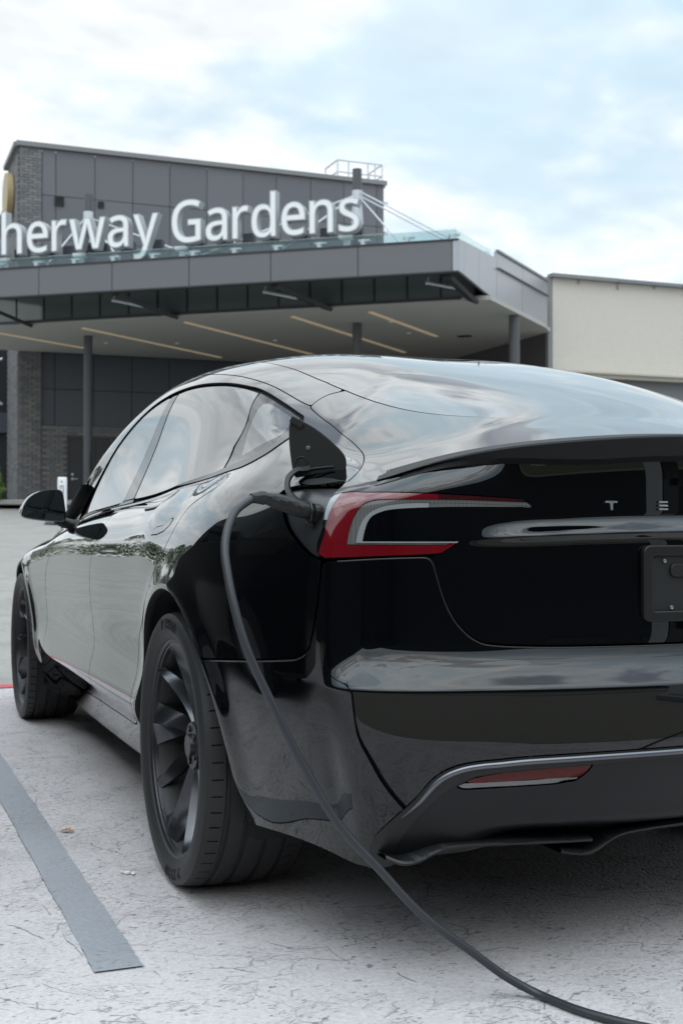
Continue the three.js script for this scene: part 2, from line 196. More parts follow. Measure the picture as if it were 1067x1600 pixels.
// canopy: fascia runs along A, its side along B
const cA = V(12.66, 0, -25.2), dA = V(-.7915, 0, -.6112), dB = V(.7432, 0, -.6691), nF = V(-.6112, 0, .7915);
const along = (a, b, y) => V(cA.x + dA.x * a + dB.x * b, y, cA.z + dA.z * a + dB.z * b);
const canopy = thing('canopy', 'wide entrance canopy with a grey panelled edge carrying the sign', 'canopy');
const yawA = Math.atan2(-dA.z, dA.x), yawB = Math.atan2(-dB.z, dB.x);
const placed = (g, yaw, p) => g.rotateY(yaw).translate(p.x, p.y, p.z);
{
  const joints = [-.02, .15, 2.63, 5.02, 7.35, 9.63, 11.88, 14.2];
  for (let i = 0; i + 1 < joints.length; i++) { const w = joints[i + 1] - joints[i], m = along((joints[i] + joints[i + 1]) / 2, .05, 7.76); mesh('fascia_panel', placed(box(w - .018, .78, .08, 0, 0, 0, .006), yawA, m), i === 0 ? wall.sideFascia : wall.fascia, canopy); }
  mesh('fascia_backing', [placed(box(14.2, .76, .1), yawA, along(7.1, .14, 7.76)), placed(box(14.2, .05, .3), yawA, along(7.1, .14, 8.17)), placed(box(14.2, .04, .2), yawA, along(7.1, .09, 7.36))], wall.seam, canopy);
  // side: front piece and a taller rear piece, lower edge dropping to the soffit
  const quad = (b0, b1, y00, y01, y10, y11, off) => { const sh = new THREE.Shape([[b0, y00], [b1, y10], [b1, y11], [b0, y01]].map((p) => new THREE.Vector2(...p))), g = new THREE.ExtrudeGeometry(sh, { depth: .08, bevelEnabled: false }); return g.rotateY(yawB).translate(cA.x + off * .6691, 0, cA.z + off * .7432); };
  const low = (b) => b < 2.6 ? mixn_(7.36, 7.06, b / 2.6) : mixn_(7.06, 6.96, (b - 2.6) / 4.9);
  for (const [b0, b1, t0, t1] of [[.0, .30, 8.17, 8.18], [.31, 1.4, 8.18, 8.2], [1.41, 2.78, 8.2, 8.22], [2.8, 5.0, 8.42, 8.42], [5.02, 7.45, 8.42, 8.42]]) mesh('side_panel', quad(b0, b1, low(b0), t0, low(b1), t1, -.02), wall.sideFascia, canopy);
  mesh('side_trim', [quad(2.78, 7.45, 7.95, 7.965, 7.95, 7.965, .064), quad(2.785, 7.46, 8.40, 8.46, 8.40, 8.46, .03)], wall.cap, canopy);
  // soffit slab with pale panels, roof
  const B = [14.24, -26.4], poly = [B, [18.0, -29.9], [18.6, -30.6], [18.6, -40.9], [2.2, -40.9], [2.2, -36.1]];
  const slab = (pts, y, d) => new THREE.ExtrudeGeometry(new THREE.Shape(pts.map(([x, z]) => new THREE.Vector2(x, -z))), { depth: d, bevelEnabled: false }).rotateX(-Math.PI / 2).translate(0, y, 0);
  mesh('soffit', slab(poly, 6.95, .12), wall.soffit, canopy);
  mesh('roof_slab', slab([[12.72, -25.36], [18.2, -30.2], [18.5, -30.6], [18.5, -40.9], [2.0, -40.9], [2.0, -35.6], [1.55, -33.9]], 7.86, .2), wall.cap, canopy);
  // clerestory glass standing on the front edge of the soffit, behind the fascia
  const lo = (t) => V(14.24 + (-3.9 - 14.24) * t, 6.955, -26.4 + (-40.9 + 26.4) * t);
  for (let i = 0; i < 16; i++) { const a = lo(.018 + i / 25 + .0006), b = lo(.018 + (i + 1) / 25 - .0006), L = a.distanceTo(b), yaw = Math.atan2(-(b.z - a.z), b.x - a.x); mesh('glass_sheet', box(L - .02, .84, .03).rotateY(yaw).translate((a.x + b.x) / 2, 7.47, (a.z + b.z) / 2), wall.band, canopy); mesh('mullion', box(.035, .88, .06).rotateY(yaw).translate(a.x, 7.45, a.z), wall.beam, canopy); }
  mesh('sill', box(14.2, .07, .10).rotateY(Math.atan2(-(lo(.6).z - lo(0).z), lo(.6).x - lo(0).x)).translate((lo(.02).x + lo(.66).x) / 2, 7.03, (lo(.02).z + lo(.66).z) / 2), wall.beam, canopy);
  for (const [a, t] of [[.35, .02], [5.0, .195], [9.62, .395], [14.0, .60]]) { const p = along(a, .2, 7.30), q = lo(t).add(V(0, -.02, 0)), d = q.clone().sub(p), g = box(.34, .10, d.length(), 0, 0, 0); g.applyQuaternion(new THREE.Quaternion().setFromUnitVectors(V(0, 0, 1), d.clone().normalize())); mesh('rib', g.translate((p.x + q.x) / 2, (p.y + q.y) / 2, (p.z + q.z) / 2), wall.beam, canopy); }
  for (const a of [10.55, 5.95, 1.35]) { const p = along(a, 1.5, 7.55), q = along(a, 1.5, 7.40), e = along(a - .92, 1.5, 7.18); mesh('tube_fitting', [rod(p, q, .025), rod(q, e, .045, 12), rod(q.clone().addScaledVector(e.clone().sub(q), -.06), q, .06, 12)], wall.steel, canopy); }
  for (const [x0, z0, x1, z1] of [[4.96, -35.12, 10.68, -39.94], [7.59, -32.93, 13.7, -38.21], [10.2, -30.82, 16.25, -36.34], [11.99, -29.31, 15.69, -32.66], [2.71, -37.08, 5.69, -39.34]]) { const L = Math.hypot(x1 - x0, z1 - z0); const st = mesh('light_strip', box(L, .03, .12).rotateY(-Math.atan2(z1 - z0, x1 - x0)).translate((x0 + x1) / 2, 6.936, (z0 + z1) / 2), wall.strip, canopy); const ra = new THREE.RectAreaLight(0xffc88a, .35, L, .12); ra.name = 'strip_glow'; ra.position.set((x0 + x1) / 2, 6.915, (z0 + z1) / 2); ra.rotation.set(-Math.PI / 2, 0, -Math.atan2(z1 - z0, x1 - x0)); scene.add(ra); }
  for (const [x, z] of [[11.2, -35.4], [14.6, -32.4], [8.4, -37.2], [13.2, -30.6], [6.2, -37.9]]) mesh('ceiling_spot', new THREE.CylinderGeometry(.07, .07, .03, 20).translate(x, 6.937, z), wall.white, canopy);
  mesh('ceiling_vent', box(.42, .03, .30).rotateY(yawA).translate(16.5, 6.937, -32.3), wall.dark, canopy);
  // columns that go on above the roof as masts
  for (const [x, z, top, r] of [[5.4, -36.72, 11.45, .135], [12.4, -31.28, 11.55, .14], [16.08, -28.38, 6.98, .155]]) { const y0 = slope(z), c = mesh('column', rod(V(x, y0, z), V(x, top, z), r, 28), wall.column, canopy); if (top > 8) mesh('mast_collar', [rod(V(x, 9.9, z), V(x, 10.5, z), r + .045, 28, r + .005), rod(V(x, 10.62, z), V(x, 10.9, z), r + .02, 28)], wall.steel, c); }
  const stay = (p, q, r = .024) => mesh('stay_rod', rod(p, q, r), wall.steel, canopy);
  stay(V(12.5, 10.85, -31.2), along(.35, .35, 8.3)); stay(V(12.5, 10.72, -31.2), along(.55, .40, 8.3)); stay(V(12.45, 10.7, -31.2), along(1.75, 1.2, 8.15)); stay(V(12.3, 10.75, -31.3), along(4.9, .4, 8.3)); stay(V(12.3, 10.75, -31.3), along(7.3, .5, 8.3)); stay(V(5.5, 10.7, -36.7), along(7.5, .6, 8.3)); stay(V(5.5, 10.6, -36.7), along(9.7, .5, 8.3)); stay(V(5.3, 10.7, -36.7), along(12.0, .5, 8.3));
  // glass strip above the edge, on clamps
  const glassM = phy([.86, .945, .945], .04, { transmission: .9, thickness: 0, ior: 1.5 });
  const gj = [.08, 2.58, 4.97, 7.30, 9.58, 11.83, 14.15];
  for (let i = 0; i + 1 < gj.length; i++) { const w = gj[i + 1] - gj[i] - .03; mesh('glass_pane', placed(box(w, .022, .62).rotateX(.42), yawA, along((gj[i] + gj[i + 1]) / 2, .28, 8.31)), glassM, canopy); }
  for (const [b0, b1] of [[.1, 1.35], [1.4, 2.72]]) mesh('glass_pane', placed(box(b1 - b0, .26, .022), yawB, along(.10, (b0 + b1) / 2, 8.32)), glassM, canopy);
  for (let a = .2; a < 14.2; a += 1.19) mesh('glass_clamp', [placed(box(.10, .16, .10), yawA, along(a, .22, 8.25)), placed(box(.30, .05, .12), yawA, along(a, .30, 8.36)), placed(box(.05, .12, .34), yawA, along(a + .06, .4, 8.28))], wall.steel, canopy);
}
{ // sign: white channel letters on a rail
  const sign = thing('mall_sign', 'big white raised letters of the mall name standing on the canopy', 'sign');
  const sans = await new FontLoader().loadAsync('fonts/droid/droid_sans_regular.typeface.json');
  const size = 1.12, text = 'Sherway Gardens', track = .035;
  const glyphs = [...text].map((c) => { if (c === ' ') return { w: .39 }; const g = new TextGeometry(c, { font: sans, size, depth: .26, curveSegments: 10, bevelEnabled: true, bevelSize: .030, bevelThickness: .012, bevelSegments: 2 }); g.computeBoundingBox(); const b = g.boundingBox; return { g, x0: b.min.x, w: b.max.x - b.min.x }; });
  const gap = { S: .13, h: .13, e: .09, r: .05, w: .045, a: .115, y: .0, G: .115, d: .13, n: .12, s: 0 };
  let x = 0; for (let i = 0; i < glyphs.length; i++) { glyphs[i].x = x; x += glyphs[i].w + (text[i] === ' ' ? 0 : gap[text[i]] ?? .1); }
  const last = glyphs[glyphs.length - 1], end = last.x + last.w, first = glyphs[1].x, k = (13.25 - 2.68) / (end - first);       // from the h to the last s
  glyphs.forEach((q, i) => { if (!q.g) return; const g = q.g.translate(-q.x0 + q.x, 0, 0).scale(k, 1, 1).translate(-end * k, 0, -.13); mesh('letter', g.rotateY(Math.atan2(nF.x, nF.z)).translate(...along(2.68, .34, 8.63).toArray()), [wall.white, wall.letterSide], sign); });
  mesh('sign_rail', placed(box(13.2, .07, .12), yawA, along(8.9, .70, 8.56)), wall.fascia, sign);
  for (let i = 1; i < glyphs.length; i++) { const q = glyphs[i]; if (!q.g) continue; const a = 2.68 + (end - q.x - q.w / 2) * k; mesh('letter_mount', placed(box(q.w * k * .62, .24, .20), yawA, along(a, .70, 8.72)), std([.045, .05, .065], .6), sign); }
  for (const a of [3.2, 7.9, 11.0, 13.4]) mesh('sign_leg', [placed(box(.16, .42, .10).translate(0, 0, 0), yawA, along(a, .62, 8.40)), placed(box(.34, .10, .22), yawA, along(a, .58, 8.54)), rod(along(a, .60, 8.55), along(a + .3, 1.2, 8.08), .04)], wall.white, sign);
}
{ // beige hall at the right with the herringbone flank
  const hall = thing('beige_hall', 'low cream block building with a stained parapet right of the canopy', 'building');
  const b1 = periodic(64, 71), b2 = periodic(256, 72), tex = texture(1024, 1024, (i, j) => { const u = i / 1024, v = j / 1024, row = Math.floor(v * 40), fy = v * 40 % 1, fx = (u * 16 + (row & 1) * .5) % 1, joint = Math.min(1, smooth(0, .06, fy) * smooth(0, .03, fx)); const t = .95 + .04 * (b1(u * 64, v * 64) - .5) + .035 * (b2(u * 256, v * 256) - .5) + .035 * (b1(Math.floor(u * 16 + (row & 1) * .5) * 3.7, row * 1.9) - .5); return t * mixn_(.955, 1, joint); });
  tex.repeat.set(1 / 4, 1 / 4);
  const cream = std([.60, .56, .505], .85, 0, { map: tex, bumpMap: tex, bumpScale: .008 });
  const uvBox = (w, h, d, x, y, z) => { const g = box(w, h, d, x, y, z), p = g.attributes.position, n = g.attributes.normal, uv = g.attributes.uv; for (let i = 0; i < p.count; i++) uv.setXY(i, Math.abs(n.getX(i)) > .5 ? p.getZ(i) : p.getX(i), p.getY(i)); return g; };
  mesh('wall', uvBox(40, 7.3, 24, 38.80, 5.05, -42.8), cream, hall);
  const r = mulberry(61), caps = []; for (let x = 18.7; x < 50; x += 2.44) { mesh('parapet_cap', box(2.42, .10 + r() * .02, .34, x + 1.22, 8.74 + r() * .012, -30.78), std([.17 + r() * .04, .19 + r() * .03, .21 + r() * .02], .6), hall); }
  mesh('gutter_stain', [[19.75, .14], [21.2, .22], [22.6, .1]].map(([x, h]) => box(.09, h, .012, x, 8.69 - h / 2, -30.79)), std([.34, .31, .28], .9), hall);
  mesh('ledge', [box(24, .12, .5, 30.9, 5.62, -30.6), box(24, .06, .62, 30.9, 5.71, -30.55)], std([.47, .44, .39], .85), hall);
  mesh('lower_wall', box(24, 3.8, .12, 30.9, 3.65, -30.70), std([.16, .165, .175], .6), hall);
  const herr = texture(256, 256, (i, j) => { const u = i / 256, v = j / 256, s = (u * 4 % 1) < .5, f = ((s ? v + u * 2 : v - u * 2) * 8 % 1 + 1) % 1; return .55 + .45 * smooth(0, .25, f) * smooth(0, .05, Math.abs((u * 8 % 1) - 0)); }); herr.repeat.set(1 / 1.6, 1 / 1.6);
  mesh('flank_cladding', uvBox(.12, 7.1, 10.0, 18.72, 5.05, -35.9), std([.085, .082, .078], .8, 0, { map: herr, bumpMap: herr, bumpScale: .03 }), hall);
  mesh('corner_post', box(.16, 7.3, .16, 18.72, 5.07, -30.86), wall.cap, hall);
}
{ // glazed link left of the tower
  const link = thing('glazed_link', 'dark glazed wing at the left edge beside the brick pier', 'building');
  mesh('wall', box(2.6, 6.4, 1, 2.6, 4.9, -45.2), wall.dark, link);
  for (let i = 0; i < 3; i++) mesh('mullion', box(.09, 6.2, .16, 3.3 - i * 1.0, 4.9, -44.62), wall.beam, link);
  for (let i = 0; i < 2; i++) for (const [y, h] of [[3.0, 2.3], [6.3, 2.2]]) mesh('window', box(.88, h, .04, 2.8 - i * 1.0, y, -44.68), wall.glazing, link);
  mesh('spandrel', box(2.6, .75, .22, 2.6, 4.75, -44.6), std([.06, .065, .085], .5), link);
  mesh('truss', [rod(V(1.4, 5.6, -44.3), V(3.6, 7.1, -44.3), .05), rod(V(3.6, 5.4, -44.3), V(1.4, 6.9, -44.3), .05)], wall.steel, link);
}
{ // pavement, valet post, planting
  const y = slope(-41);
  tag(mesh('pavement', [box(40, .16, 4.6, 14, y + .02, -38.95, .03)], std([.36, .355, .34], .85)), 'concrete pavement along the foot of the mall', 'pavement', null, 'structure');
  const vp = thing('valet_post', 'white free standing valet sign post on a round foot', 'sign', [2.84, slope(-25.5), -25.5], -.35);
  const v = M_sign(); mesh('post', v.body, wall.white, vp); mesh('sign_panel', v.panel, std([.34, .35, .36], .6), vp); for (const g of v.letters) mesh('letter', g, wall.white, vp); mesh('foot', new THREE.CylinderGeometry(.30, .33, .06, 36).scale(1.25, 1, .8).translate(0, .035, 0), std([.05, .05, .05], .8), vp); mesh('arrow', v.arrow, std([.05, .05, .05], .6), vp);
}
function M_sign() {
  const body = new RoundedBoxGeometry(.20, 1.02, .12, 4, .03).translate(0, .56, 0), panel = box(.105, .74, .012, 0, .52, .063), letters = [];
  const mk = (ch, i) => { const s = new THREE.Shape(), L = { V: [[-.035, .05], [-.02, .05], [0, -.02], [.02, .05], [.035, .05], [.01, -.05], [-.01, -.05]], A: [[-.035, -.05], [-.012, .05], [.012, .05], [.035, -.05], [.02, -.05], [.012, -.018], [-.012, -.018], [-.02, -.05]], L: [[-.028, .05], [-.012, .05], [-.012, -.034], [.03, -.034], [.03, -.05], [-.028, -.05]], E: [[-.028, .05], [.03, .05], [.03, .034], [-.012, .034], [-.012, .008], [.024, .008], [.024, -.008], [-.012, -.008], [-.012, -.034], [.03, -.034], [.03, -.05], [-.028, -.05]], T: [[-.034, .05], [.034, .05], [.034, .034], [.008, .034], [.008, -.05], [-.008, -.05], [-.008, .034], [-.034, .034]] }[ch]; L.forEach((p, k) => k ? s.lineTo(...p) : s.moveTo(...p)); return new THREE.ExtrudeGeometry(s, { depth: .006, bevelEnabled: false }).translate(0, .80 - i * .14, .069); };
  [...'VALET'].forEach((c, i) => letters.push(mk(c, i)));
  const a = new THREE.Shape(); [[-.022, .02], [.022, .02], [0, -.022]].forEach((p, k) => k ? a.lineTo(...p) : a.moveTo(...p));
  return { body, panel, letters, arrow: new THREE.ExtrudeGeometry(a, { depth: .006, bevelEnabled: false }).translate(0, .96, .061) };
}
function leaves(n, R, H, size, seed, shape = (t) => Math.sin(Math.PI * Math.min(1, .12 + t * .88)) ** .6) {   // leaf-sized faces scattered through a crown
  const r = mulberry(seed), pos = [], q = new THREE.Quaternion(), e = new THREE.Euler(), lobes = Array.from({ length: 9 }, () => [r() * 6.28, r(), .35 + r() * .5]);
  for (let i = 0; i < n; i++) {
    let t = r(), a = r() * 6.283, k = Math.sqrt(r()); const dens = lobes.reduce((s, [la, lt, w]) => s + Math.exp(-((Math.cos(a - la) - 1) ** 2 * 2 + ((t - lt) / .28) ** 2) / w), 0); if (dens < .55 && r() < .75) continue;
    const rad = R * shape(t) * k * (.75 + .35 * Math.min(1, dens * .6)), c = V(Math.cos(a) * rad, t * H, Math.sin(a) * rad); e.set((r() - .5) * 2.4, r() * 6.28, (r() - .5) * 2.4); q.setFromEuler(e); const s = size * (.6 + r() * .8);
    const P = [[-.5, 0], [0, -.22], [.5, 0], [0, .24]].map(([x, y]) => V(x * s, y * s, .12 * s * Math.abs(x)).applyQuaternion(q).add(c)); for (const k2 of [0, 1, 2, 0, 2, 3]) pos.push(...P[k2].toArray());
  }
  const g = new THREE.BufferGeometry(); g.setAttribute('position', new THREE.BufferAttribute(Float32Array.from(pos), 3)); g.computeVertexNormals(); return g;
}
const leafM = (c) => phy(c, .7, { transmission: .25, thickness: 0, side: THREE.DoubleSide });
{
  const shrub = thing('flowering_shrub', 'green leafy shrub with pink flowers at the foot of the canopy column', 'shrub', [6.0, slope(-36.2) + .1, -36.2]);
  mesh('foliage', leaves(900, .55, 1.75, .16, 91), leafM([.10, .20, .04]), shrub); mesh('flowers', leaves(160, .55, 1.1, .10, 92), leafM([.42, .16, .28]), shrub); mesh('stem', [rod(V(0, 0, 0), V(.1, 1.1, .05), .03), rod(V(0, 0, 0), V(-.2, .9, .1), .025)], std([.08, .06, .04], .9), shrub);
  const bush = thing('bush', 'bright green bush at the left edge before the glazed wing', 'bush', [2.35, slope(-36.5) + .1, -36.8]);
  mesh('foliage', leaves(800, .50, 1.5, .17, 93), leafM([.13, .24, .04]), bush); mesh('stem', rod(V(0, 0, 0), V(.05, .8, 0), .03), std([.08, .06, .04], .9), bush);
}
// ---------------------------------------------------------------- what stands around the camera and shows in the paint: kerb, verge, charger, trees, a dark car park building
{
  tag(mesh('verge', new THREE.PlaneGeometry(60, 7, 1, 1).rotateX(-Math.PI / 2).translate(0, .09, 8.6), std([.10, .095, .055], .95)), 'dry verge behind the kerb', 'verge', null, 'structure');
  tag(mesh('walkway', new THREE.PlaneGeometry(60, 3.0).rotateX(-Math.PI / 2).translate(0, .004, 3.5), std([.21, .195, .155], .9)), 'brownish strip behind the bay', 'walkway', null, 'structure');
  tag(mesh('kerb', box(60, .14, .18, 0, .06, 5.0, .02), std([.45, .44, .42], .85)), 'concrete kerb behind the bay', 'kerb', null, 'structure');
  const ch = thing('charging_post', 'slim white and black charging post behind the car', 'charging post', [1.72, 0, 3.95], -.5);
  mesh('cabinet', new RoundedBoxGeometry(.46, 1.72, .22, 4, .05).translate(0, .90, 0), std([.72, .73, .75], .35), ch); mesh('front', box(.36, 1.5, .02, 0, .92, -.115, .008), std([.02, .02, .022], .2), ch); mesh('plinth', box(.62, .06, .40, 0, .03, 0, .01), std([.3, .3, .3], .8), ch); mesh('holster', box(.09, .14, .08, .1, 1.1, -.15, .02), std([.02, .02, .02], .5), ch);
  const deck = thing('car_park_building', 'dark clad parking building behind the camera', 'building');
  mesh('wall', box(90, 7.2, 12, 4, 3.55, 24), std([.028, .032, .034], .7), deck); for (let i = 0; i < 14; i++) mesh('window', box(3.6, 1.1, .1, -36 + i * 5.8, 4.9, 17.95), wall.glazing, deck); mesh('parapet', box(90.4, .3, 12.4, 4, 7.28, 24), std([.10, .10, .105], .7), deck);
  const side = thing('side_building', 'dark clad building to the left of the bay', 'building');
  mesh('wall', box(10, 5.2, 27, -19.5, 2.55, 6.5), std([.018, .022, .024], .6), side); mesh('parapet', box(10.3, .25, 27.3, -19.5, 5.27, 6.5), std([.06, .06, .065], .7), side); for (let i = 0; i < 6; i++) mesh('window', box(.1, 1.2, 2.6, -14.45, 2.6, -4.5 + i * 4.2), wall.glazing, side);
  const trunkM = std([.07, .055, .045], .9), fol = [leafM([.05, .09, .025]), leafM([.07, .11, .03]), leafM([.045, .075, .022])];
  const tree = (i, x, z, h, R) => { const t = thing('tree', 'broad green tree across the lot to the left, seen in the car doors', 'tree', [x, slope(z), z], 0, 'trees across the lot'); mesh('trunk', [rod(V(0, 0, 0), V(.1, h * .5, 0), .18, 10, .11), rod(V(.1, h * .42, 0), V(.9, h * .7, .3), .09, 8, .04), rod(V(.1, h * .4, 0), V(-.8, h * .68, -.3), .09, 8, .04)], trunkM, t); mesh('crown', leaves(3600, R * 1.15, h * .9, .34, 100 + i, (t) => Math.sin(Math.PI * Math.min(1, .2 + t * .8)) ** .5).translate(0, h * .12, 0), fol[i % 3], t); };
  [[-19, -37, 5.2, 2.6], [-25, -48, 6.0, 3.2], [-15.5, -60, 5.5, 3.0], [-31, -40, 5.6, 3.2], [-36, -58, 6.5, 3.8], [-21, -68, 6.5, 3.6], [-6.5, -72, 6.0, 3.4], [-11, -84, 7.0, 4.0], [-14, -70, 5.2, 3.0], [-3.5, -92, 7.5, 4.2]].forEach((a, i) => tree(i, ...a));
  // a black van in the next bay
  const van = thing('parked_van', 'black van in the bay to the left, seen as a dark reflection', 'van', [-3.15, 0, -2.45]);
  const side_ = new THREE.Shape(); [[-2.55, .38], [-2.62, .95], [-2.35, 1.12], [-1.55, 1.28], [-.95, 1.90], [-.5, 1.99], [2.3, 1.97], [2.52, 1.86], [2.62, 1.0], [2.58, .40], [1.95, .34], [1.86, .60], [1.55, .74], [1.24, .60], [1.15, .34], [-1.15, .34], [-1.24, .60], [-1.55, .74], [-1.86, .60], [-1.95, .36]].forEach((p, i) => i ? side_.lineTo(...p) : side_.moveTo(...p));
  mesh('body', new THREE.ExtrudeGeometry(side_, { depth: 1.74, bevelEnabled: true, bevelSize: .06, bevelThickness: .10, bevelSegments: 5 }).translate(0, 0, -.87).rotateY(-Math.PI / 2), phy([.004, .004, .005], .5, { specularIntensity: .4, clearcoat: .7, clearcoatRoughness: .05 }), van);
  for (const z of [-1.55, 1.55]) for (const x of [-.84, .84]) { const w = mesh('wheel', new THREE.CylinderGeometry(.35, .35, .24, 40).rotateZ(Math.PI / 2).translate(x, .35, z), std([.02, .02, .02], .8), van); mesh('rim', new THREE.CylinderGeometry(.22, .22, .26, 30).rotateZ(Math.PI / 2).translate(x, .35, z), std([.3, .3, .31], .4, .7), w); }
  for (const [z0, z1] of [[-.9, .25], [.32, 1.25], [1.32, 2.3]]) mesh('window', box(.02, .48, z1 - z0, .965, 1.54, (z0 + z1) / 2, .008), phy([.01, .012, .013], .05), van);
}
// ---------------------------------------------------------------- car body surface (car axes: x right, y up, z back, rear axle at z = 0)
function spline(X, Y, d0 = null, d1 = null) {           // C2 cubic spline; d0/d1 clamp the end slopes
  const n = X.length, a = new Array(n).fill(0), b = new Array(n).fill(1), c = new Array(n).fill(0), r = new Array(n).fill(0);
  for (let i = 1; i < n - 1; i++) {
    const h0 = X[i] - X[i - 1], h1 = X[i + 1] - X[i];
    a[i] = h0; b[i] = 2 * (h0 + h1); c[i] = h1; r[i] = 6 * ((Y[i + 1] - Y[i]) / h1 - (Y[i] - Y[i - 1]) / h0);
  }
  if (d0 !== null) { const h = X[1] - X[0]; b[0] = 2 * h; c[0] = h; r[0] = 6 * ((Y[1] - Y[0]) / h - d0); }
  if (d1 !== null) { const h = X[n - 1] - X[n - 2]; b[n - 1] = 2 * h; a[n - 1] = h; r[n - 1] = 6 * (d1 - (Y[n - 1] - Y[n - 2]) / h); }
  for (let i = 1; i < n; i++) { const m = a[i] / b[i - 1]; b[i] -= m * c[i - 1]; r[i] -= m * r[i - 1]; }
  const M = new Array(n); M[n - 1] = r[n - 1] / b[n - 1];
  for (let i = n - 2; i >= 0; i--) M[i] = (r[i] - c[i] * M[i + 1]) / b[i];
  return (x) => {
    let lo = 0, hi = n - 1;
    while (hi - lo > 1) { const m = (lo + hi) >> 1; if (X[m] > x) hi = m; else lo = m; }
    const h = X[hi] - X[lo], A = (X[hi] - x) / h, B = 1 - A;
    return A * Y[lo] + B * Y[hi] + ((A * A * A - A) * M[lo] + (B * B * B - B) * M[hi]) * h * h / 6;
  };
}
const mixn = (a, b, t) => a + (b - a) * t;
const sm5 = (t) => { t = Math.min(1, Math.max(0, t)); return t * t * t * (t * (t * 6 - 15) + 10); };
// planform of the widest line of the body, nose to tail along the left side: [x, z, height of the shoulder line]
const PLAN = [[0, -3.73, .60], [-.38, -3.70, .60], [-.66, -3.58, .64], [-.82, -3.36, .72], [-.885, -3.10, .775], [-.905, -2.80, .82], [-.90, -2.40, .853], [-.893, -2.0, .896],
  [-.893, -1.5, .931], [-.895, -1.0, .948], [-.897, -.6, .963], [-.905, -.3, .982], [-.915, 0, 1.002], [-.912, .25, 1.016], [-.888, .48, 1.016], [-.848, .655, .993], [-.787, .793, .968],
  [-.70, .873, .982], [-.55, .932, 1.017], [-.35, .975, 1.043], [-.17, .995, 1.056], [0, 1.0, 1.06]];
const SS = [0];
for (let i = 1; i < PLAN.length; i++) SS.push(SS[i - 1] + Math.hypot(PLAN[i][0] - PLAN[i - 1][0], PLAN[i][1] - PLAN[i - 1][1]));
const SEND = SS[SS.length - 1], SI = (i) => mixn(SS[Math.floor(i)], SS[Math.min(SS.length - 1, Math.ceil(i))], i % 1);
const planX = spline(SS, PLAN.map((p) => p[0]), -1, 1), planZ = spline(SS, PLAN.map((p) => p[1]), 0, 0), yTopL = spline(SS, PLAN.map((p) => p[2]), 0, 0);
function planN(s) { const e = .003, a = Math.max(0, s - e), b = Math.min(SEND, s + e), tx = planX(b) - planX(a), tz = planZ(b) - planZ(a), l = Math.hypot(tx, tz); return [-tz / l, tx / l]; }
const yBot = spline([0, SI(4), SI(6), SI(9), SI(11), SI(12.5), SI(14), SI(15.5), SI(16.6), SI(17.2), SI(17.8), SI(19), SEND], [.16, .17, .175, .175, .19, .205, .235, .226, .212, .230, .246, .248, .248], 0, 0);
// inward offset from the planform against height (height stretched so that the shoulder line is at 1)
const prof = (pts) => spline(pts.map((p) => p[0]), pts.map((p) => p[1]));
const P_FRONT = prof([[.10, .16], [.25, .06], [.45, .01], [.6, 0], [.75, .012], [.88, .05], [1, .13]]);
const P_DOOR = prof([[.10, .15], [.17, .098], [.22, .072], [.27, .050], [.30, .037], [.33, .021], [.36, .006], [.39, .001], [.42, .005], [.46, .015], [.51, .019], [.56, .015], [.62, .007], [.69, .001], [.75, 0], [.81, .004], [.87, .015], [.92, .034], [.96, .060], [1, .097]]);
const P_ARCH = prof([[.10, .10], [.20, .06], [.30, .034], [.40, .020], [.50, .010], [.60, .003], [.68, 0], [.75, .002], [.81, .009], [.87, .026], [.92, .052], [.96, .082], [1, .125]]);
const P_HIP = prof([[.10, .12], [.20, .085], [.30, .058], [.40, .034], [.50, .016], [.60, .004], [.68, 0], [.75, .002], [.81, .009], [.87, .024], [.92, .050], [.96, .084], [1, .135]]);
const P_CORNER = prof([[.10, .13], [.24, .088], [.32, .062], [.40, .040], [.48, .018], [.55, .006], [.62, .004], [.70, .006], [.78, .010], [.84, .014], [.89, .020], [.93, .029], [.957, .042], [.975, .060], [1, .10]]);
const knee = (x, r) => .5 * (x + Math.sqrt(x * x + r * r));
const P_TAIL0 = prof([[.20, .24], [.25, .165], [.28, .115], [.30, .066], [.32, .050], [.36, .032], [.42, .012], [.47, .003], [.52, 0], [.57, .001], [.62, .004], [.68, .008], [.75, .012], [.80, .012], [.85, .013], [.89, .013], [.93, .014], [.97, .011], [1, .004]]);
const ledge = (h) => 1.12 * (knee(h - .5735, .004) - knee(h - .618, .030));
const lipOut = (h) => -1.0 * (knee(h - .837, .004) - knee(h - .847, .002)) + 1.1 * (knee(h - .8475, .0025) - knee(h - .870, .006));
const P_TAIL = (h) => P_TAIL0(h) + ledge(h) + lipOut(h);
const P_TAILOUT0 = prof([[.20, .105], [.25, .080], [.30, .056], [.36, .032], [.42, .014], [.47, .003], [.52, 0], [.57, .001], [.62, .002], [.68, .003], [.75, .004], [.80, .0045], [.85, .005], [.89, .006], [.93, .008], [.957, .012], [.975, .024], [1, .052]]);
const P_TAILOUT = (h) => P_TAILOUT0(h) + ledge(h);
const KEYS = [[0, P_FRONT], [SI(5), P_ARCH], [SI(7), P_DOOR], [SI(10.6), P_DOOR], [SI(12), P_ARCH], [SI(13.6), P_HIP], [SI(15.75), P_CORNER], [SI(16.55), P_TAILOUT], [SI(17.8), P_TAILOUT], [SI(18.8), P_TAIL], [SEND, P_TAIL]];
function eta(s, y) { const yt = yTopL(s), c = (1 - yt) / ((yt - .55) ** 2); return y > .55 ? y + c * (y - .55) ** 2 : y; }
const WHEELS = [[.018, .345, .384], [-2.875, .345, .378]];  // z, y and radius of the arch openings
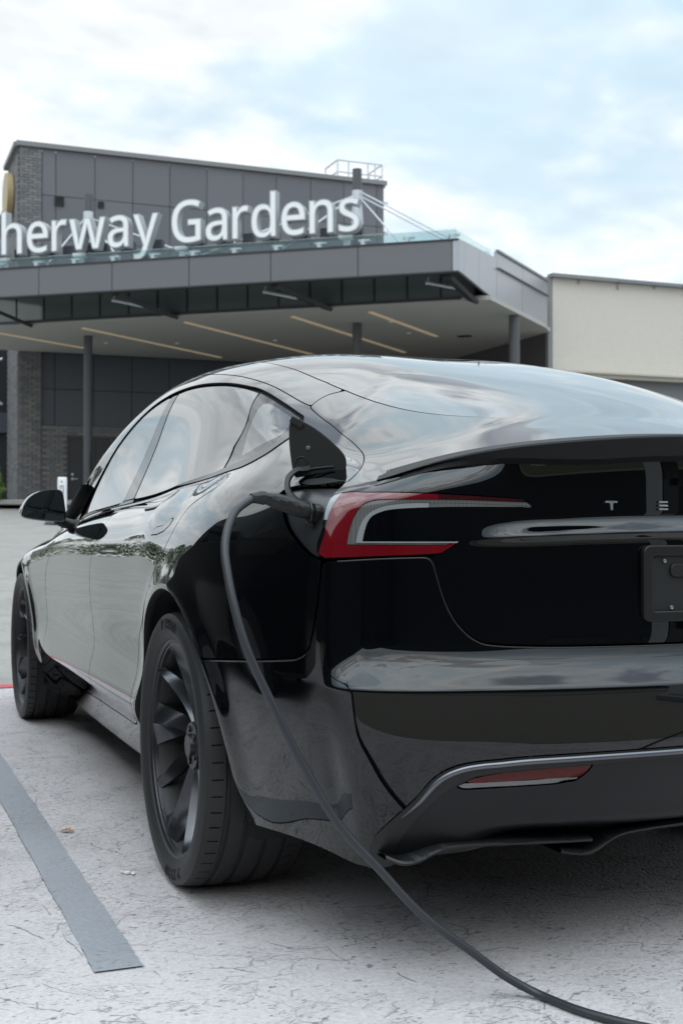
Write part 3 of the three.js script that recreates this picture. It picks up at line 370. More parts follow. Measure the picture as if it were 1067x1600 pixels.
function inset(s, y, z) {
  const h = eta(s, y); let k = 0;
  while (k < KEYS.length - 2 && KEYS[k + 1][0] < s) k++;
  const w = sm5((s - KEYS[k][0]) / (KEYS[k + 1][0] - KEYS[k][0]));
  let d = (w < 1 ? KEYS[k][1](h) * (1 - w) : 0) + (w > 0 ? KEYS[k + 1][1](h) * w : 0);
  if (s < SI(15)) for (const [wz, wy, r] of WHEELS) {                       // the raised band round each arch
    const q = Math.hypot(z - wz, y - wy) - r; d -= .012 * Math.exp(-((q / .048) ** 2)) * sm5((y - .2) / .15);
  }
  return d;
}
function Lp(s, y) { const [nx, nz] = planN(s), x = planX(s), z = planZ(s), d = inset(s, y, z); return [x - nx * d, y, z - nz * d]; }
// upper shell: rings from the shoulder line (t = 0) over window tops and glass edges (t = .5) to the middle of the roof (t = 1)
const R2 = [[0, .95, -2.34], [-.35, .945, -2.31], [-.60, .94, -2.24], [-.715, .945, -2.15], [-.752, .962, -2.085], [-.757, .992, -2.045], [-.735, 1.072, -1.945], [-.694, 1.194, -1.75], [-.640, 1.311, -1.46],
  [-.599, 1.364, -1.17], [-.588, 1.360, -.86], [-.584, 1.336, -.60], [-.584, 1.294, -.335], [-.586, 1.246, -.12], [-.586, 1.196, .07], [-.574, 1.155, .25], [-.545, 1.132, .40], [-.48, 1.123, .50], [-.37, 1.128, .575], [-.23, 1.138, .615], [-.11, 1.144, .632], [0, 1.146, .637]];
const SPZ = [-1.50, -1.50, -1.49, -1.48, -1.46, -1.44, -1.40, -1.33, -1.20, -1.03, -.86, -.70, -.55, -.43, -.33, -.25, -.19, -.15, -.12, -.10, -.09, -.088];
const roofY = spline([-2.34, -2.0, -1.7, -1.4, -1.15, -.9, -.6, -.3, 0, .3, .637, .95], [.95, 1.13, 1.285, 1.395, 1.437, 1.441, 1.422, 1.380, 1.322, 1.248, 1.146, 1.06]);
const chord = (A) => A.reduce((o, p, i) => (i ? [...o, o[i - 1] + Math.max(.03, Math.hypot(p[0] - A[i - 1][0], p[1] - A[i - 1][1], p[2] - A[i - 1][2]))] : [0]), []);
function rail(pts) {
  const X = SS, f = [0, 1, 2].map((k) => spline(X, pts.map((p) => p[k]), k ? 0 : (pts[1][0] - pts[0][0]) / (X[1] - X[0]), k ? 0 : (pts[21][0] - pts[20][0]) / (X[21] - X[20])));
  return (s) => f.map((g) => g(s));
}
const TOPL = SS.map((s, i) => Lp(s, PLAN[i][2]));
const BULGE = [.04, .04, .035, .025, .008, .004, .006, .010, .013, .014, .013, .012, .006, -.004, -.016, -.022, -.018, -.010, -.004, 0, 0, 0];
const R1 = R2.map((p, i) => { const a = TOPL[i], n = [-Math.abs(p[1] - a[1]) , Math.hypot(p[0] - a[0], p[2] - a[2])], l = Math.hypot(...n); return [mixn(a[0], p[0], .5) + n[0] / l * BULGE[i], mixn(a[1], p[1], .5) + n[1] / l * BULGE[i], mixn(a[2], p[2], .5)]; });
const R4 = SPZ.map((z) => [0, roofY(z), z]);
const CROWN = [.9, .9, .85, .8, .75, .7, .6, .5, .32, .16, .10, .08, .08, .09, .10, .11, .12, .13, .14, .15, .15, .15];
const R3 = R2.map((p, i) => { const z = mixn(p[2], R4[i][2], .5); return [p[0] * .55, roofY(z) - Math.max(0, roofY(p[2]) - p[1]) * CROWN[i], z]; });
const r1 = rail(R1), r2 = rail(R2), r3 = rail(R3), r4 = rail(R4);
function Up(s, t) {
  const P = [Lp(s, yTopL(s)), r1(s), r2(s), r3(s), r4(s)], K = [0, .25, .5, .75, 1];
  const a = Lp(s, yTopL(s) - .012), w = sm5((s - SI(11.2)) / (SI(13) - SI(11.2))) * (1 - sm5((s - SI(15.2)) / (SI(17) - SI(15.2))));   // behind the doors the shoulder runs smoothly up into the pillar
  const q = P[1].map((v, k) => v - P[0][k]), ql = Math.hypot(...q), g = P[0].map((v, k) => v - a[k]), gl = Math.hypot(...g);
  return [0, 1, 2].map((k) => spline(K, P.map((p) => p[k]), mixn(q[k] / ql, g[k] / gl, w) * ql / .25, k ? 0 : null)(t));
}
// ---------------------------------------------------------------- panels cut out of the body surface
function curve(pts, n = 6) {                             // a smooth line through points of the (s, height) plane
  const o = [];
  for (let i = 0; i + 1 < pts.length; i++) {
    const a = pts[Math.max(0, i - 1)], b = pts[i], c = pts[i + 1], d = pts[Math.min(pts.length - 1, i + 2)];
    for (let k = 0; k < n; k++) { const t = k / n, t2 = t * t, t3 = t2 * t; o.push([0, 1].map((q) => .5 * (2 * b[q] + (c[q] - a[q]) * t + (2 * a[q] - 5 * b[q] + 4 * c[q] - d[q]) * t2 + (3 * b[q] - a[q] - 3 * c[q] + d[q]) * t3))); }
  }
  o.push(pts[pts.length - 1]); return o;
}
function polyField(poly, kx = 1, ky = 1) {               // signed distance to a closed outline, negative inside
  const P = poly.map(([a, b]) => [a * kx, b * ky]), n = P.length;
  return (s, h) => {
    const x = s * kx, y = h * ky; let best = 1e9, inside = false;
    for (let i = 0, j = n - 1; i < n; j = i++) {
      const ax = P[j][0], ay = P[j][1], bx = P[i][0], by = P[i][1], ex = bx - ax, ey = by - ay, wx = x - ax, wy = y - ay;
      const t = clamp((wx * ex + wy * ey) / (ex * ex + ey * ey + 1e-12), 0, 1), dx = wx - ex * t, dy = wy - ey * t, q = dx * dx + dy * dy;
      if (q < best) best = q;
      if ((ay > y) !== (by > y) && x < (bx - ax) * (y - ay) / (by - ay) + ax) inside = !inside;
    }
    return (inside ? -1 : 1) * Math.sqrt(best);
  };
}
function surface(fn, sa, sb, ns, ta, tb, nt, rows = null) {           // a grid of positions and unit normals; ta, tb may depend on s
  const G = { fn, S: [], T: [], P: [], N: [], ns, nt }, e = .0015;
  G.frame = (s, t) => {
    const p = fn(s, t), ta_ = fn(clamp(s - e, 0, SEND), t), tb_ = fn(clamp(s + e, 0, SEND), t), ya = fn(s, t - e), yb = fn(s, t + e);
    const u = tb_.map((v, k) => v - ta_[k]), w = yb.map((v, k) => v - ya[k]);
    let n = [u[1] * w[2] - u[2] * w[1], u[2] * w[0] - u[0] * w[2], u[0] * w[1] - u[1] * w[0]]; const l = Math.hypot(...n) || 1;
    return [p, n.map((v) => v / l)];
  };
  for (let i = 0; i <= ns; i++) {
    const s = sa + (sb - sa) * i / ns, a = typeof ta === 'function' ? ta(s) : ta, b = typeof tb === 'function' ? tb(s) : tb;
    for (let j = 0; j <= nt; j++) { const t = rows ? rows(s, j / nt, a, b) : a + (b - a) * j / nt, [p, n] = G.frame(s, t); G.S.push(s); G.T.push(t); G.P.push(p); G.N.push(n); }
  }
  return G;
}
function cut(G, field, { depth = .006, lift = 0, out = { pos: [], nor: [], uv: [] }, walls = true } = {}) {   // keeps the part of a grid where field < 0, with a turned-in edge
  const F = new Float64Array(G.S.length); for (let k = 0; k < F.length; k++) F[k] = field(G.S[k], G.T[k], G.P[k]);
  const put = (v) => { const l = (v.l ?? 0) + lift; out.pos.push(v.p[0] + v.n[0] * l, v.p[1] + v.n[1] * l, v.p[2] + v.n[2] * l); out.nor.push(...v.n); out.uv.push(v.s, v.t); };
  const vert = (k) => ({ s: G.S[k], t: G.T[k], p: G.P[k], n: G.N[k], f: F[k] });
  const between = (a, b) => { const m = a.f / (a.f - b.f), s = mixn(a.s, b.s, m), t = mixn(a.t, b.t, m), n = a.n.map((v, k) => mixn(v, b.n[k], m)), l = Math.hypot(...n); return { s, t, p: a.p.map((v, k) => mixn(v, b.p[k], m)), n: n.map((v) => v / l), f: 0, edge: true }; };
  const tri = (a, b, c) => {
    const v = [a, b, c], ins = v.map((q) => q.f < 0), cnt = ins[0] + ins[1] + ins[2];
    if (cnt === 0) return;
    const poly = [];
    for (let i = 0; i < 3; i++) { const q = v[i], r = v[(i + 1) % 3]; if (q.f < 0) poly.push(q); if ((q.f < 0) !== (r.f < 0)) poly.push(between(q, r)); }
    for (let i = 1; i + 1 < poly.length; i++) {
      const [A, B, C] = [poly[0], poly[i], poly[i + 1]], u = B.p.map((x, k) => x - A.p[k]), w = C.p.map((x, k) => x - A.p[k]), o = (u[1] * w[2] - u[2] * w[1]) * A.n[0] + (u[2] * w[0] - u[0] * w[2]) * A.n[1] + (u[0] * w[1] - u[1] * w[0]) * A.n[2];
      put(A); if (o < 0) { put(C); put(B); } else { put(B); put(C); }
    }
    if (cnt < 3 && walls) {
      const e = poly.filter((q) => q.edge); if (e.length !== 2) return;
      const [A, B] = e, d = B.p.map((x, k) => x - A.p[k]); let w = [d[1] * A.n[2] - d[2] * A.n[1], d[2] * A.n[0] - d[0] * A.n[2], d[0] * A.n[1] - d[1] * A.n[0]]; const l = Math.hypot(...w) || 1; w = w.map((x) => x / l);
      const c0 = poly.find((q) => !q.edge), dir = w[0] * (c0.p[0] - A.p[0]) + w[1] * (c0.p[1] - A.p[1]) + w[2] * (c0.p[2] - A.p[2]); if (dir > 0) w = w.map((x) => -x);
      const corner = (q, dd) => { out.pos.push(q.p[0] + q.n[0] * (lift - dd), q.p[1] + q.n[1] * (lift - dd), q.p[2] + q.n[2] * (lift - dd)); out.nor.push(...w); out.uv.push(q.s, q.t); };
      for (const [q, dd] of [[A, 0], [B, 0], [B, depth], [A, 0], [B, depth], [A, depth]]) corner(q, dd);
    }
  };
  const row = G.nt + 1;
  for (let i = 0; i < G.ns; i++) for (let j = 0; j < G.nt; j++) {
    const k = i * row + j; if (F[k] > 0 && F[k + 1] > 0 && F[k + row] > 0 && F[k + row + 1] > 0) continue;
    const a = vert(k), b = vert(k + row), c = vert(k + row + 1), d = vert(k + 1); tri(a, b, c); tri(a, c, d);
  }
  return out;
}
function geo(out, flip = false) {
  const g = new THREE.BufferGeometry(), p = Float32Array.from(out.pos), n = Float32Array.from(out.nor), uv = Float32Array.from(out.uv);
  if (flip) {
    for (let i = 0; i < p.length; i += 3) { p[i] = -p[i]; n[i] = -n[i]; }
    for (let i = 0; i < p.length; i += 9) for (let c = 0; c < 3; c++) { [p[i + 3 + c], p[i + 6 + c]] = [p[i + 6 + c], p[i + 3 + c]]; [n[i + 3 + c], n[i + 6 + c]] = [n[i + 6 + c], n[i + 3 + c]]; }
    for (let i = 0; i < uv.length; i += 6) for (let c = 0; c < 2; c++) [uv[i + 2 + c], uv[i + 4 + c]] = [uv[i + 4 + c], uv[i + 2 + c]];
  }
  g.setAttribute('position', new THREE.BufferAttribute(p, 3)); g.setAttribute('normal', new THREE.BufferAttribute(n, 3)); g.setAttribute('uv', new THREE.BufferAttribute(uv, 2)); return g;
}
const both = (out) => merge([geo(out), geo(out, true)]);

const tailRows = (() => {                                // more rows where the tail has sharp edges
  const K = [0, .30, .56, .70, .82, 1];
  return (s, f, a, b) => {
    const w = smooth(SI(12.5), SI(14.5), s), h = [a, .555, .600, .825, .885, Math.max(b, .89)].map((v, i) => (i === 5 ? b : Math.min(v, b - .001 * (5 - i))));
    if (w <= 0) return a + (b - a) * f;
    let k = 0; while (k < 4 && f > K[k + 1]) k++;
    const c = h[k] + (h[k + 1] - h[k]) * (f - K[k]) / (K[k + 1] - K[k]);
    return mixn(a + (b - a) * f, c, w);
  };
})();
// ---------------------------------------------------------------- the black car
const M = {
  paint: phy([.0012, .0015, .0022], .012, { ior: 1.2, clearcoat: 1, clearcoatRoughness: .008 }),
  glass: phy([.006, .010, .011], .01, { ior: 1.9, clearcoat: .6, clearcoatRoughness: .005 }), frit: phy([.004, .004, .005], .012, { ior: 1.72, clearcoat: .6, clearcoatRoughness: .01 }),
  pillar: phy([.004, .004, .005], .02, { ior: 1.62 }), trim: phy([.02, .021, .024], .22, { ior: 1.5 }), seal: std([.004, .004, .0045], .8), matte: std([.004, .004, .0045], .9),
  plastic: phy([.0075, .0075, .0085], .40, { specularIntensity: .7 }), plastic2: phy([.005, .005, .006], .48), rubber: std([.018, .018, .019], .52),
  satin: phy([.17, .175, .19], .30, { metalness: .9 }), alu: std([.35, .36, .38], .35, .9),
  red: phy([.125, .002, .006], .08, { clearcoat: 1, clearcoatRoughness: .01 }), redDark: phy([.085, .010, .007], .06, { ior: 1.38 }),
  smoke: phy([.13, .132, .13], .16, { clearcoat: 1, clearcoatRoughness: .02 }), clearLens: phy([.24, .25, .26], .1, { clearcoat: 1, clearcoatRoughness: .02 }), gloss: phy([.003, .003, .0035], .03),
};
const car = thing('sedan', 'glossy black electric sedan seen from its left rear corner, plugged in to charge', 'car');
const part = (name, g, m, parent = car) => mesh(name, g, m, parent);
const D1 = curve([[3.200, 1.15], [3.200, .95], [3.226, .905], [3.222, .85], [3.19, .80], [3.170, .745], [3.160, .69], [3.150, .61], [3.146, .55], [3.150, .48], [3.150, .42], [3.155, .37], [3.17, .33], [3.175, .298]]);
const D2 = curve([[4.46, 1.15], [4.462, 1.02], [4.485, .995], [4.475, .975], [4.41, .955], [4.335, .930], [4.307, .895], [4.283, .855], [4.237, .811], [4.181, .773], [4.134, .73], [4.080, .679], [3.985, .623], [3.897, .568], [3.855, .50], [3.845, .43], [3.838, .37], [3.815, .33], [3.76, .308], [3.70, .301]]);
const D3 = curve([[2.36, 1.15], [2.36, .90], [2.35, .86], [2.32, .82], [2.26, .78], [2.19, .72], [2.14, .64], [2.11, .55], [2.10, .47], [2.10, .38], [2.09, .31], [2.06, .268]]);
const SILL = [[2.06, .268], [2.34, .282], [2.685, .288], [3.175, .298], [3.70, .301]];
const TRUNKLOW = curve([[5.111, .815], [5.221, .821], [5.30, .8235], [5.335, .823], [5.347, .813], [5.353, .796], [5.366, .755], [5.379, .724], [5.399, .693], [5.431, .665], [5.47, .654], [5.578, .649], [5.717, .648], [5.892, .648], [6.1, .648]]);
const PORTR = curve([[5.100, .966], [5.106, .937], [5.105, .909], [5.103, .878], [5.094, .847], [5.097, .827], [5.111, .815]]);
const Q1 = curve([[4.50, .583], [4.657, .587], [4.872, .604], [5.016, .618], [5.052, .624], [5.078, .638], [5.089, .656], [5.104, .73], [5.110, .805], [5.111, .815]]);
const TRIMTOP = curve([[5.17, .15], [5.19, .23], [5.214, .274], [5.261, .316], [5.309, .358], [5.341, .396], [5.365, .415], [5.395, .427], [5.43, .433], [5.47, .436], [5.524, .440], [5.633, .443], [5.747, .445], [5.854, .446], [6.1, .447]]);
const TRIMLOW = curve([[5.245, .15], [5.25, .23], [5.263, .267], [5.294, .308], [5.325, .344], [5.36, .378], [5.393, .401], [5.422, .412], [5.455, .418], [5.56, .425], [5.691, .430], [5.856, .434], [6.1, .435]]);
const REFL = [[5.385, .384], [5.421, .403], [5.482, .414], [5.579, .420], [5.660, .423], [5.649, .408], [5.627, .392], [5.584, .387], [5.485, .384], [5.409, .381]];
const LAMP = [...curve([[5.106, .9375], [5.120, .947], [5.155, .950], [5.191, .949], [5.283, .948], [5.373, .945], [5.468, .940], [5.531, .936], [5.550, .928], [5.569, .915]], 4), ...curve([[5.540, .918], [5.418, .918], [5.352, .917], [5.272, .914], [5.235, .909], [5.208, .898], [5.196, .879], [5.189, .853]], 4), ...curve([[5.394, .853], [5.403, .852], [5.371, .831], [5.345, .826], [5.221, .8215], [5.117, .8175]], 4), ...curve([[5.098, .827], [5.094, .847], [5.104, .878], [5.105, .909]], 4)];
const HANDLE = [[4.049, .858], [4.061, .873], [4.090, .880], [4.150, .884], [4.185, .897], [4.200, .902], [4.228, .902], [4.222, .884], [4.184, .869], [4.117, .860]];
const HANDLE2 = HANDLE.map(([a, b]) => [a - 1.02, b - .028]);
const PORT = [...curve([[4.920, .945], [4.935, .958], [4.977, .965], [5.037, .967], [5.100, .966]], 5), ...PORTR, ...curve([[5.111, .815], [5.079, .824], [5.044, .844], [4.997, .879], [4.970, .908], [4.934, .935]], 5).slice(1)];
const WIN = [...curve([[2.34, .006], [3.1, .006], [4.1, .009], [4.45, .010], [4.533, .020], [4.599, .053], [4.646, .094], [4.742, .197], [4.856, .347], [4.880, .415]], 4), ...curve([[4.872, .445], [4.774, .460], [4.637, .468], [4.45, .474], [4.326, .468], [4.134, .463], [4.013, .460], [3.722, .454], [3.402, .440], [3.067, .412], [2.747, .352], [2.55, .285], [2.40, .205], [2.33, .10]], 4)];
const GLASSLOW = [[2.486, .030], [2.833, .020], [3.114, .019], [3.203, .024], [3.372, .024], [3.432, .022], [3.837, .021], [4.105, .026], [4.338, .039], [4.439, .050], [4.513, .063], [4.603, .100], [4.682, .177], [4.781, .294], [4.850, .395]];
const TRIM = [...curve([[2.36, .008], [3.1, .008], [4.1, .011], [4.45, .012], [4.533, .022], [4.599, .055], [4.646, .096], [4.742, .199], [4.856, .349], [4.872, .40]], 4), ...curve([...GLASSLOW].reverse().map(([a, b]) => [a, b - .003]), 4)];
const FW = [...curve([[2.50, .033], [2.833, .022], [3.114, .021], [3.200, .026]], 4), ...curve([[3.319, .223], [3.455, .417]], 4), ...curve([[3.402, .420], [3.067, .391], [2.747, .330], [2.58, .262], [2.49, .19], [2.475, .10]], 4)];
const PILLAR = [[3.208, .026], [3.368, .027], [3.455, .227], [3.544, .424], [3.463, .420], [3.326, .223]];
const RW = [...curve([[3.376, .028], [3.432, .024], [3.837, .023], [4.105, .028], [4.334, .040]], 4), ...curve([[4.345, .141], [4.437, .286], [4.464, .452]], 4), ...curve([[4.326, .449], [4.134, .445], [4.013, .441], [3.722, .435], [3.552, .426]], 4), [3.463, .227]];
const QW = [...curve([[4.346, .042], [4.439, .052], [4.513, .065], [4.603, .102], [4.682, .179], [4.781, .296], [4.846, .395], [4.852, .428]], 4), ...curve([[4.774, .441], [4.637, .448], [4.474, .455]], 4), [4.447, .286], [4.357, .141]];
const QC = curve([[4.425, .097], [4.433, .191], [4.507, .330], [4.543, .397], [4.582, .418], [4.655, .424], [4.770, .415], [4.800, .395], [4.756, .301], [4.660, .200], [4.518, .120], [4.44, .085], [4.425, .097]], 3).slice(0, -1);
const CG = curve([[4.965, .595], [4.903, .557], [4.878, .499], [4.905, .483], [4.95, .467], [5.029, .436], [5.097, .372], [5.126, .299], [5.133, .236], [5.124, .154], [5.107, .042], [5.102, -.1]]);
const SEAM1 = [[2.0, .53], [2.6, .535], [3.2, .535], [3.647, .527], [3.845, .514], [4.013, .508], [4.294, .505], [4.546, .506], [4.713, .504], [4.855, .498], [4.878, .499]];
const SEAM2 = [[2.0, .57], [3.0, .605], [4.096, .616], [4.372, .608], [4.597, .606], [4.823, .604], [4.965, .595]];
const GLASSB = curve([[4.965, .595], [5.071, .582], [5.152, .566], [5.194, .555], [5.264, .535], [5.354, .508], [5.476, .468], [5.60, .425], [5.729, .402], [5.89, .394], [6.1, .392]]);
const CLEAR = [...curve([[3.3, .66], [4.3, .66], [4.7, .652], [4.932, .629], [5.1, .597], [5.199, .579], [5.31, .567], [5.483, .552], [5.79, .533], [6.1, .528]]), [6.1, 1.1], [3.3, 1.1]];
const rev = (a) => [...a].reverse();

function arches(p) { let f = -1; for (const [wz, wy, r] of WHEELS) f = Math.max(f, r - Math.hypot(p[2] - wz, p[1] - wy)); return f; }
const GAP = .0022;
function makePanels(stepL, stepU, flip) {
  const nsL = Math.round(5.97 / stepL), ntL = Math.round(.84 / stepL), nsU = Math.round(5.97 / stepU), ntU = Math.round(.95 / stepU);
  const L = surface(Lp, 0, SEND, nsL, yBot, yTopL, Math.round(ntL * 1.25), tailRows), U = surface(Up, 0, SEND, nsU, 0, 1, ntU);
  const pl = (poly) => polyField(poly), pu = (poly) => polyField(poly, 1, .95), g = GAP;
  const f = (...q) => (s, t, p) => Math.max(...q.map((k) => k(s, t, p)));
  const port = pl(PORT), lamp = pl(LAMP), refl = pl(REFL), h1 = pl(HANDLE), h2 = pl(HANDLE2), win = pu(WIN), clear = pu(CLEAR), qc = pu(QC);
  const arch = (s, t, p) => arches(p), ins = (k, d = g) => (s, t) => k(s, t) + d, outs = (k, d = g) => (s, t) => d - k(s, t);
  const all = [];
  const add = (name, m, pieces) => { const o = { pos: [], nor: [], uv: [] }; for (const [G, fld, opt] of pieces) cut(G, fld, { ...opt, out: o }); all.push([name, m, o]); };
  add('front_fender', M.paint, [[L, f(ins(pl([[-.1, 0], [2.0, 0], ...rev(D3), [-.1, 1.15]])), arch)]]);
  add('hood', M.paint, [[U, ins(pu([[-.1, -.2], [1.98, -.2], [1.98, .46], [-.1, .46]]))]]);
  const fd = pl([...D3, ...SILL.slice(1, 3), ...rev(D1)]), rd = pl([...D1, ...rev(D2)]);
  add('front_door', M.paint, [[L, f(ins(fd), outs(h2, .0014), arch)]]);
  add('rear_door', M.paint, [[L, f(ins(rd), outs(h1, .0014), arch)]]);
  add('door_handle', M.paint, [[L, ins(h2, .0014), { lift: .001 }]]);
  add('door_handle', M.paint, [[L, ins(h1, .0014), { lift: .001 }]]);
  const sideL = pl([[2.02, 0], [2.06, .268], ...SILL.slice(1, 4), ...rev(D2), [5.102, 1.15], ...PORTR, ...rev(Q1), [4.45, .55], [4.45, 0]]), sideL2 = pl([[4.3, .50], ...Q1.slice(0, -1), [5.0, .9], [4.6, .9]]);
  add('body_side', M.paint, [[L, f(ins(sideL), outs(port, 0), arch)], [U, f(ins(pu([...SEAM1, ...CG.slice(12), [2.0, -.1]])), outs(win, 0))]]);
  add('roof_rail', M.paint, [[U, ins(pu([...rev(SEAM1), ...SEAM2, ...CG.slice(0, 12)]))]]);
  add('window_trim', M.trim, [[U, ins(pu(TRIM), .0008), { lift: .002 }]]);
  add('front_window', M.glass, [[U, ins(pu(FW), .001), { lift: -.002 }]]);
  add('pillar_trim', M.pillar, [[U, ins(pu(PILLAR), .001), { lift: -.001 }]]);
  add('rear_side_window', M.glass, [[U, ins(pu(RW), .001), { lift: -.002 }]]);
  add('quarter_window_frame', M.pillar, [[U, f(ins(pu(QW), .001), outs(qc, 0)), { lift: -.002 }]]);
  add('quarter_window', M.glass, [[U, ins(qc, 0), { lift: -.002, walls: false }]]);
  const lidL = pl([[5.102, 1.15], ...PORTR, ...TRUNKLOW, [6.1, 1.15]]);
  const spoilFree = pl([[5.0, .9], [6.2, .9], [6.2, 1.2], [5.0, 1.2]]);
  if (!flip) M.lidField = lidL;
  add('trunk_lid', M.paint, [[L, f(ins(lidL), outs(lamp, 0))], [U, ins(pu([...CG.slice(0), [6.2, -.1], ...rev(GLASSB)]))]]);
  add('rear_bumper', M.paint, [[L, f(ins(pl([...Q1, ...TRUNKLOW, ...rev(TRIMTOP), [4.4, .1], [4.4, .583]])), arch)]]);
  add('bumper_trim', M.plastic2, [[L, ins(pl([...TRIMTOP, ...rev(TRIMLOW)]), -.004), { lift: .0035, depth: .012 }]]);
  add('diffuser', M.plastic, [[L, f(ins(pl([...TRIMLOW, [6.1, .1], [5.25, .1]]), 0), outs(refl, .001))]]);
  add('reflector', M.redDark, [[L, f(ins(refl, .001), (s, t) => mixn(.393, .3985, smooth(5.40, 5.62, s)) - t), { lift: -.002 }]]);
  add('reflector_strip', M.smoke, [[L, f(ins(refl, .001), (s, t) => t - mixn(.3925, .398, smooth(5.40, 5.62, s))), { lift: -.002 }]]);
  const gl = pu([...SEAM2, ...GLASSB, [6.1, 1.1], [-.1, 1.1], [-.1, .5], [1.2, .5]]);
  const zed = (a, b) => (s, t, p) => Math.max(a - p[2], p[2] - b);
  add('windshield', M.glass, [[U, f(ins(gl), zed(-9, -1.226)), { lift: -.001 }]]);
  add('roof_glass', M.glass, [[U, f(ins(gl), zed(-1.22, -.6208)), { lift: -.001 }]]);
  add('rear_window', M.glass, [[U, f(ins(gl), ins(clear, 0), zed(-.6198, 9)), { lift: -.001, walls: false }]]);
  add('rear_window_border', M.frit, [[U, f(ins(gl), outs(clear, 0), zed(-.6198, 9)), { lift: -.001 }]]);
  return all;
}
const leftPanels = makePanels(.008, .009, false), rightPanels = makePanels(.022, .024, true);
const ONE = new Set(['hood', 'trunk_lid', 'rear_bumper', 'bumper_trim', 'diffuser', 'windshield', 'roof_glass', 'rear_window', 'rear_window_border']);
leftPanels.forEach(([name, m, o], i) => {
  if (ONE.has(name)) part(name, both(o), m);
  else { part(name, geo(o), m); part(name, geo(rightPanels[i][2], true), m); }
});
{ // dark inner shell behind the gaps, floor and wheel housings
  const L = surface(Lp, 0, SEND, 240, yBot, yTopL, 40), U = surface(Up, 0, SEND, 240, 0, 1, 40), o = { pos: [], nor: [], uv: [] };
  const keepPort = polyField(PORT);
  cut(L, (s, t, p) => Math.max(arches(p) + .004, .02 - keepPort(s, t)), { lift: -.013, out: o, walls: false }); cut(U, () => -1, { lift: -.013, out: o, walls: false });
  part('inner_shell', both(o), M.seal);
  part('underbody', [box(1.24, .05, 3.7, 0, .185, -1.55), box(1.42, .06, 1.95, 0, .19, -1.42), box(1.20, .04, .36, 0, .30, .52)], M.matte);
  const bodyX = (z, y) => { let a = SI(2.2), b = SI(15.6); for (let i = 0; i < 40; i++) { const m = (a + b) / 2; if (Lp(m, y)[2] < z) a = m; else b = m; } return Lp(a, y)[0]; };
  for (const [wz, wy, r] of WHEELS) for (const side of [1, -1]) {
    const pos = [], idx = [], n = 72;
    for (let i = 0; i <= n; i++) {
      const a = mixn(-.42, Math.PI + .42, i / n), y = wy + Math.sin(a) * r, z = wz + Math.cos(a) * r, x = bodyX(z, Math.max(y, .235));
      for (const [xx, k] of [[x + .002, 1], [x + .016, .985], [x + .03, 1.02], [-.52, 1.03], [-.52, 0]]) pos.push(side * xx, wy + (y - wy) * k, wz + (z - wz) * k);
      if (i < n) for (let k = 0; k < 4; k++) { const q = i * 5 + k; idx.push(q, q + 1, q + 6, q, q + 6, q + 5); }
    }
    const g = new THREE.BufferGeometry(); g.setAttribute('position', new THREE.BufferAttribute(Float32Array.from(pos), 3)); g.setIndex(idx); g.computeVertexNormals();
    part('wheel_housing', g, M.seal);
  }
}
{ // tail lamps: smoked housing, red C, grey inner C, bright edge
  M.redTip = phy([.035, .003, .004], .1, { clearcoat: 1, clearcoatRoughness: .01 });
  const ribs = texture(32, 4, (i) => .80 + .20 * smooth(.1, .35, Math.abs(i / 32 - .5))); ribs.repeat.set(1 / .0085, 1); M.led = phy([.12, .122, .12], .2, { map: ribs, clearcoat: 1, clearcoatRoughness: .02 });
  const lampL = surface(Lp, 5.07, 5.60, 300, .80, .97, 90), F = polyField(LAMP), o = () => ({ pos: [], nor: [], uv: [] });
  const redIn = [...curve([[5.550, .928], [5.418, .932], [5.322, .933], [5.272, .933], [5.225, .932], [5.197, .927], [5.178, .915], [5.166, .894], [5.160, .870], [5.157, .846]], 4), ...curve([[5.272, .846], [5.376, .846], [5.403, .852], [5.6, .87], [5.6, .92]], 2)];
  const greyIn = [...curve([[5.545, .921], [5.418, .925], [5.322, .926], [5.272, .924], [5.235, .919], [5.205, .908], [5.187, .892], [5.178, .873], [5.173, .849]], 4), [5.40, .849], [5.6, .87], [5.6, .912]];
  const RI = polyField(redIn), GI = polyField(greyIn), edgeL = polyField([[5.0, .70], [5.092, .80], [5.113, .865], [5.116, .905], [5.124, .9365], [5.135, .99], [5.0, .99]]), red = o(), grey = o(), bright = o(), dark = o();
  cut(lampL, (s, t) => Math.max(F(s, t) + .0025, .001 - RI(s, t), -edgeL(s, t), t > .89 ? s - 5.36 : -1), { out: red, lift: .001 });
  const tip = o(); cut(lampL, (s, t) => Math.max(F(s, t) + .0025, .001 - RI(s, t), 5.3605 - s, .89 - t), { out: tip, lift: .001 });
  cut(lampL, (s, t) => Math.max(F(s, t) + .0015, RI(s, t), .0006 - GI(s, t)), { out: grey, lift: -.001 });
  cut(lampL, (s, t) => Math.max(F(s, t) + .0012, GI(s, t), Math.max(s - 5.47, t > .87 ? s - 5.34 : -1)), { out: bright, lift: .0005 });
  cut(lampL, (s, t) => Math.max(F(s, t) + .0012, GI(s, t), Math.min(5.3405 - s, 9), .87 - t), { out: grey, lift: -.001 });
  cut(lampL, (s, t) => Math.max(F(s, t) + .001, edgeL(s, t), t - .893), { out: dark, lift: .0005 });
  const tl = o(); cut(lampL, (s, t) => Math.max(F(s, t) + .001, edgeL(s, t), .894 - t), { out: tl, lift: .0005 });
  const back = o(); cut(lampL, (s, t) => F(s, t) + .0005, { out: back, lift: -.006 });
  for (const flip of [false, true]) {
    const h = part('tail_lamp', geo(back, flip), M.gloss);
    part('red_lens', geo(red, flip), M.red, h); part('smoked_red_lens', geo(tip, flip), M.redTip, h); part('indicator_lens', geo(grey, flip), M.led, h); part('light_strip', geo(bright, flip), M.clearLens, h); part('clear_lens', geo(tl, flip), M.clearLens, h); part('dark_lens', geo(dark, flip), M.gloss, h);
  }
}
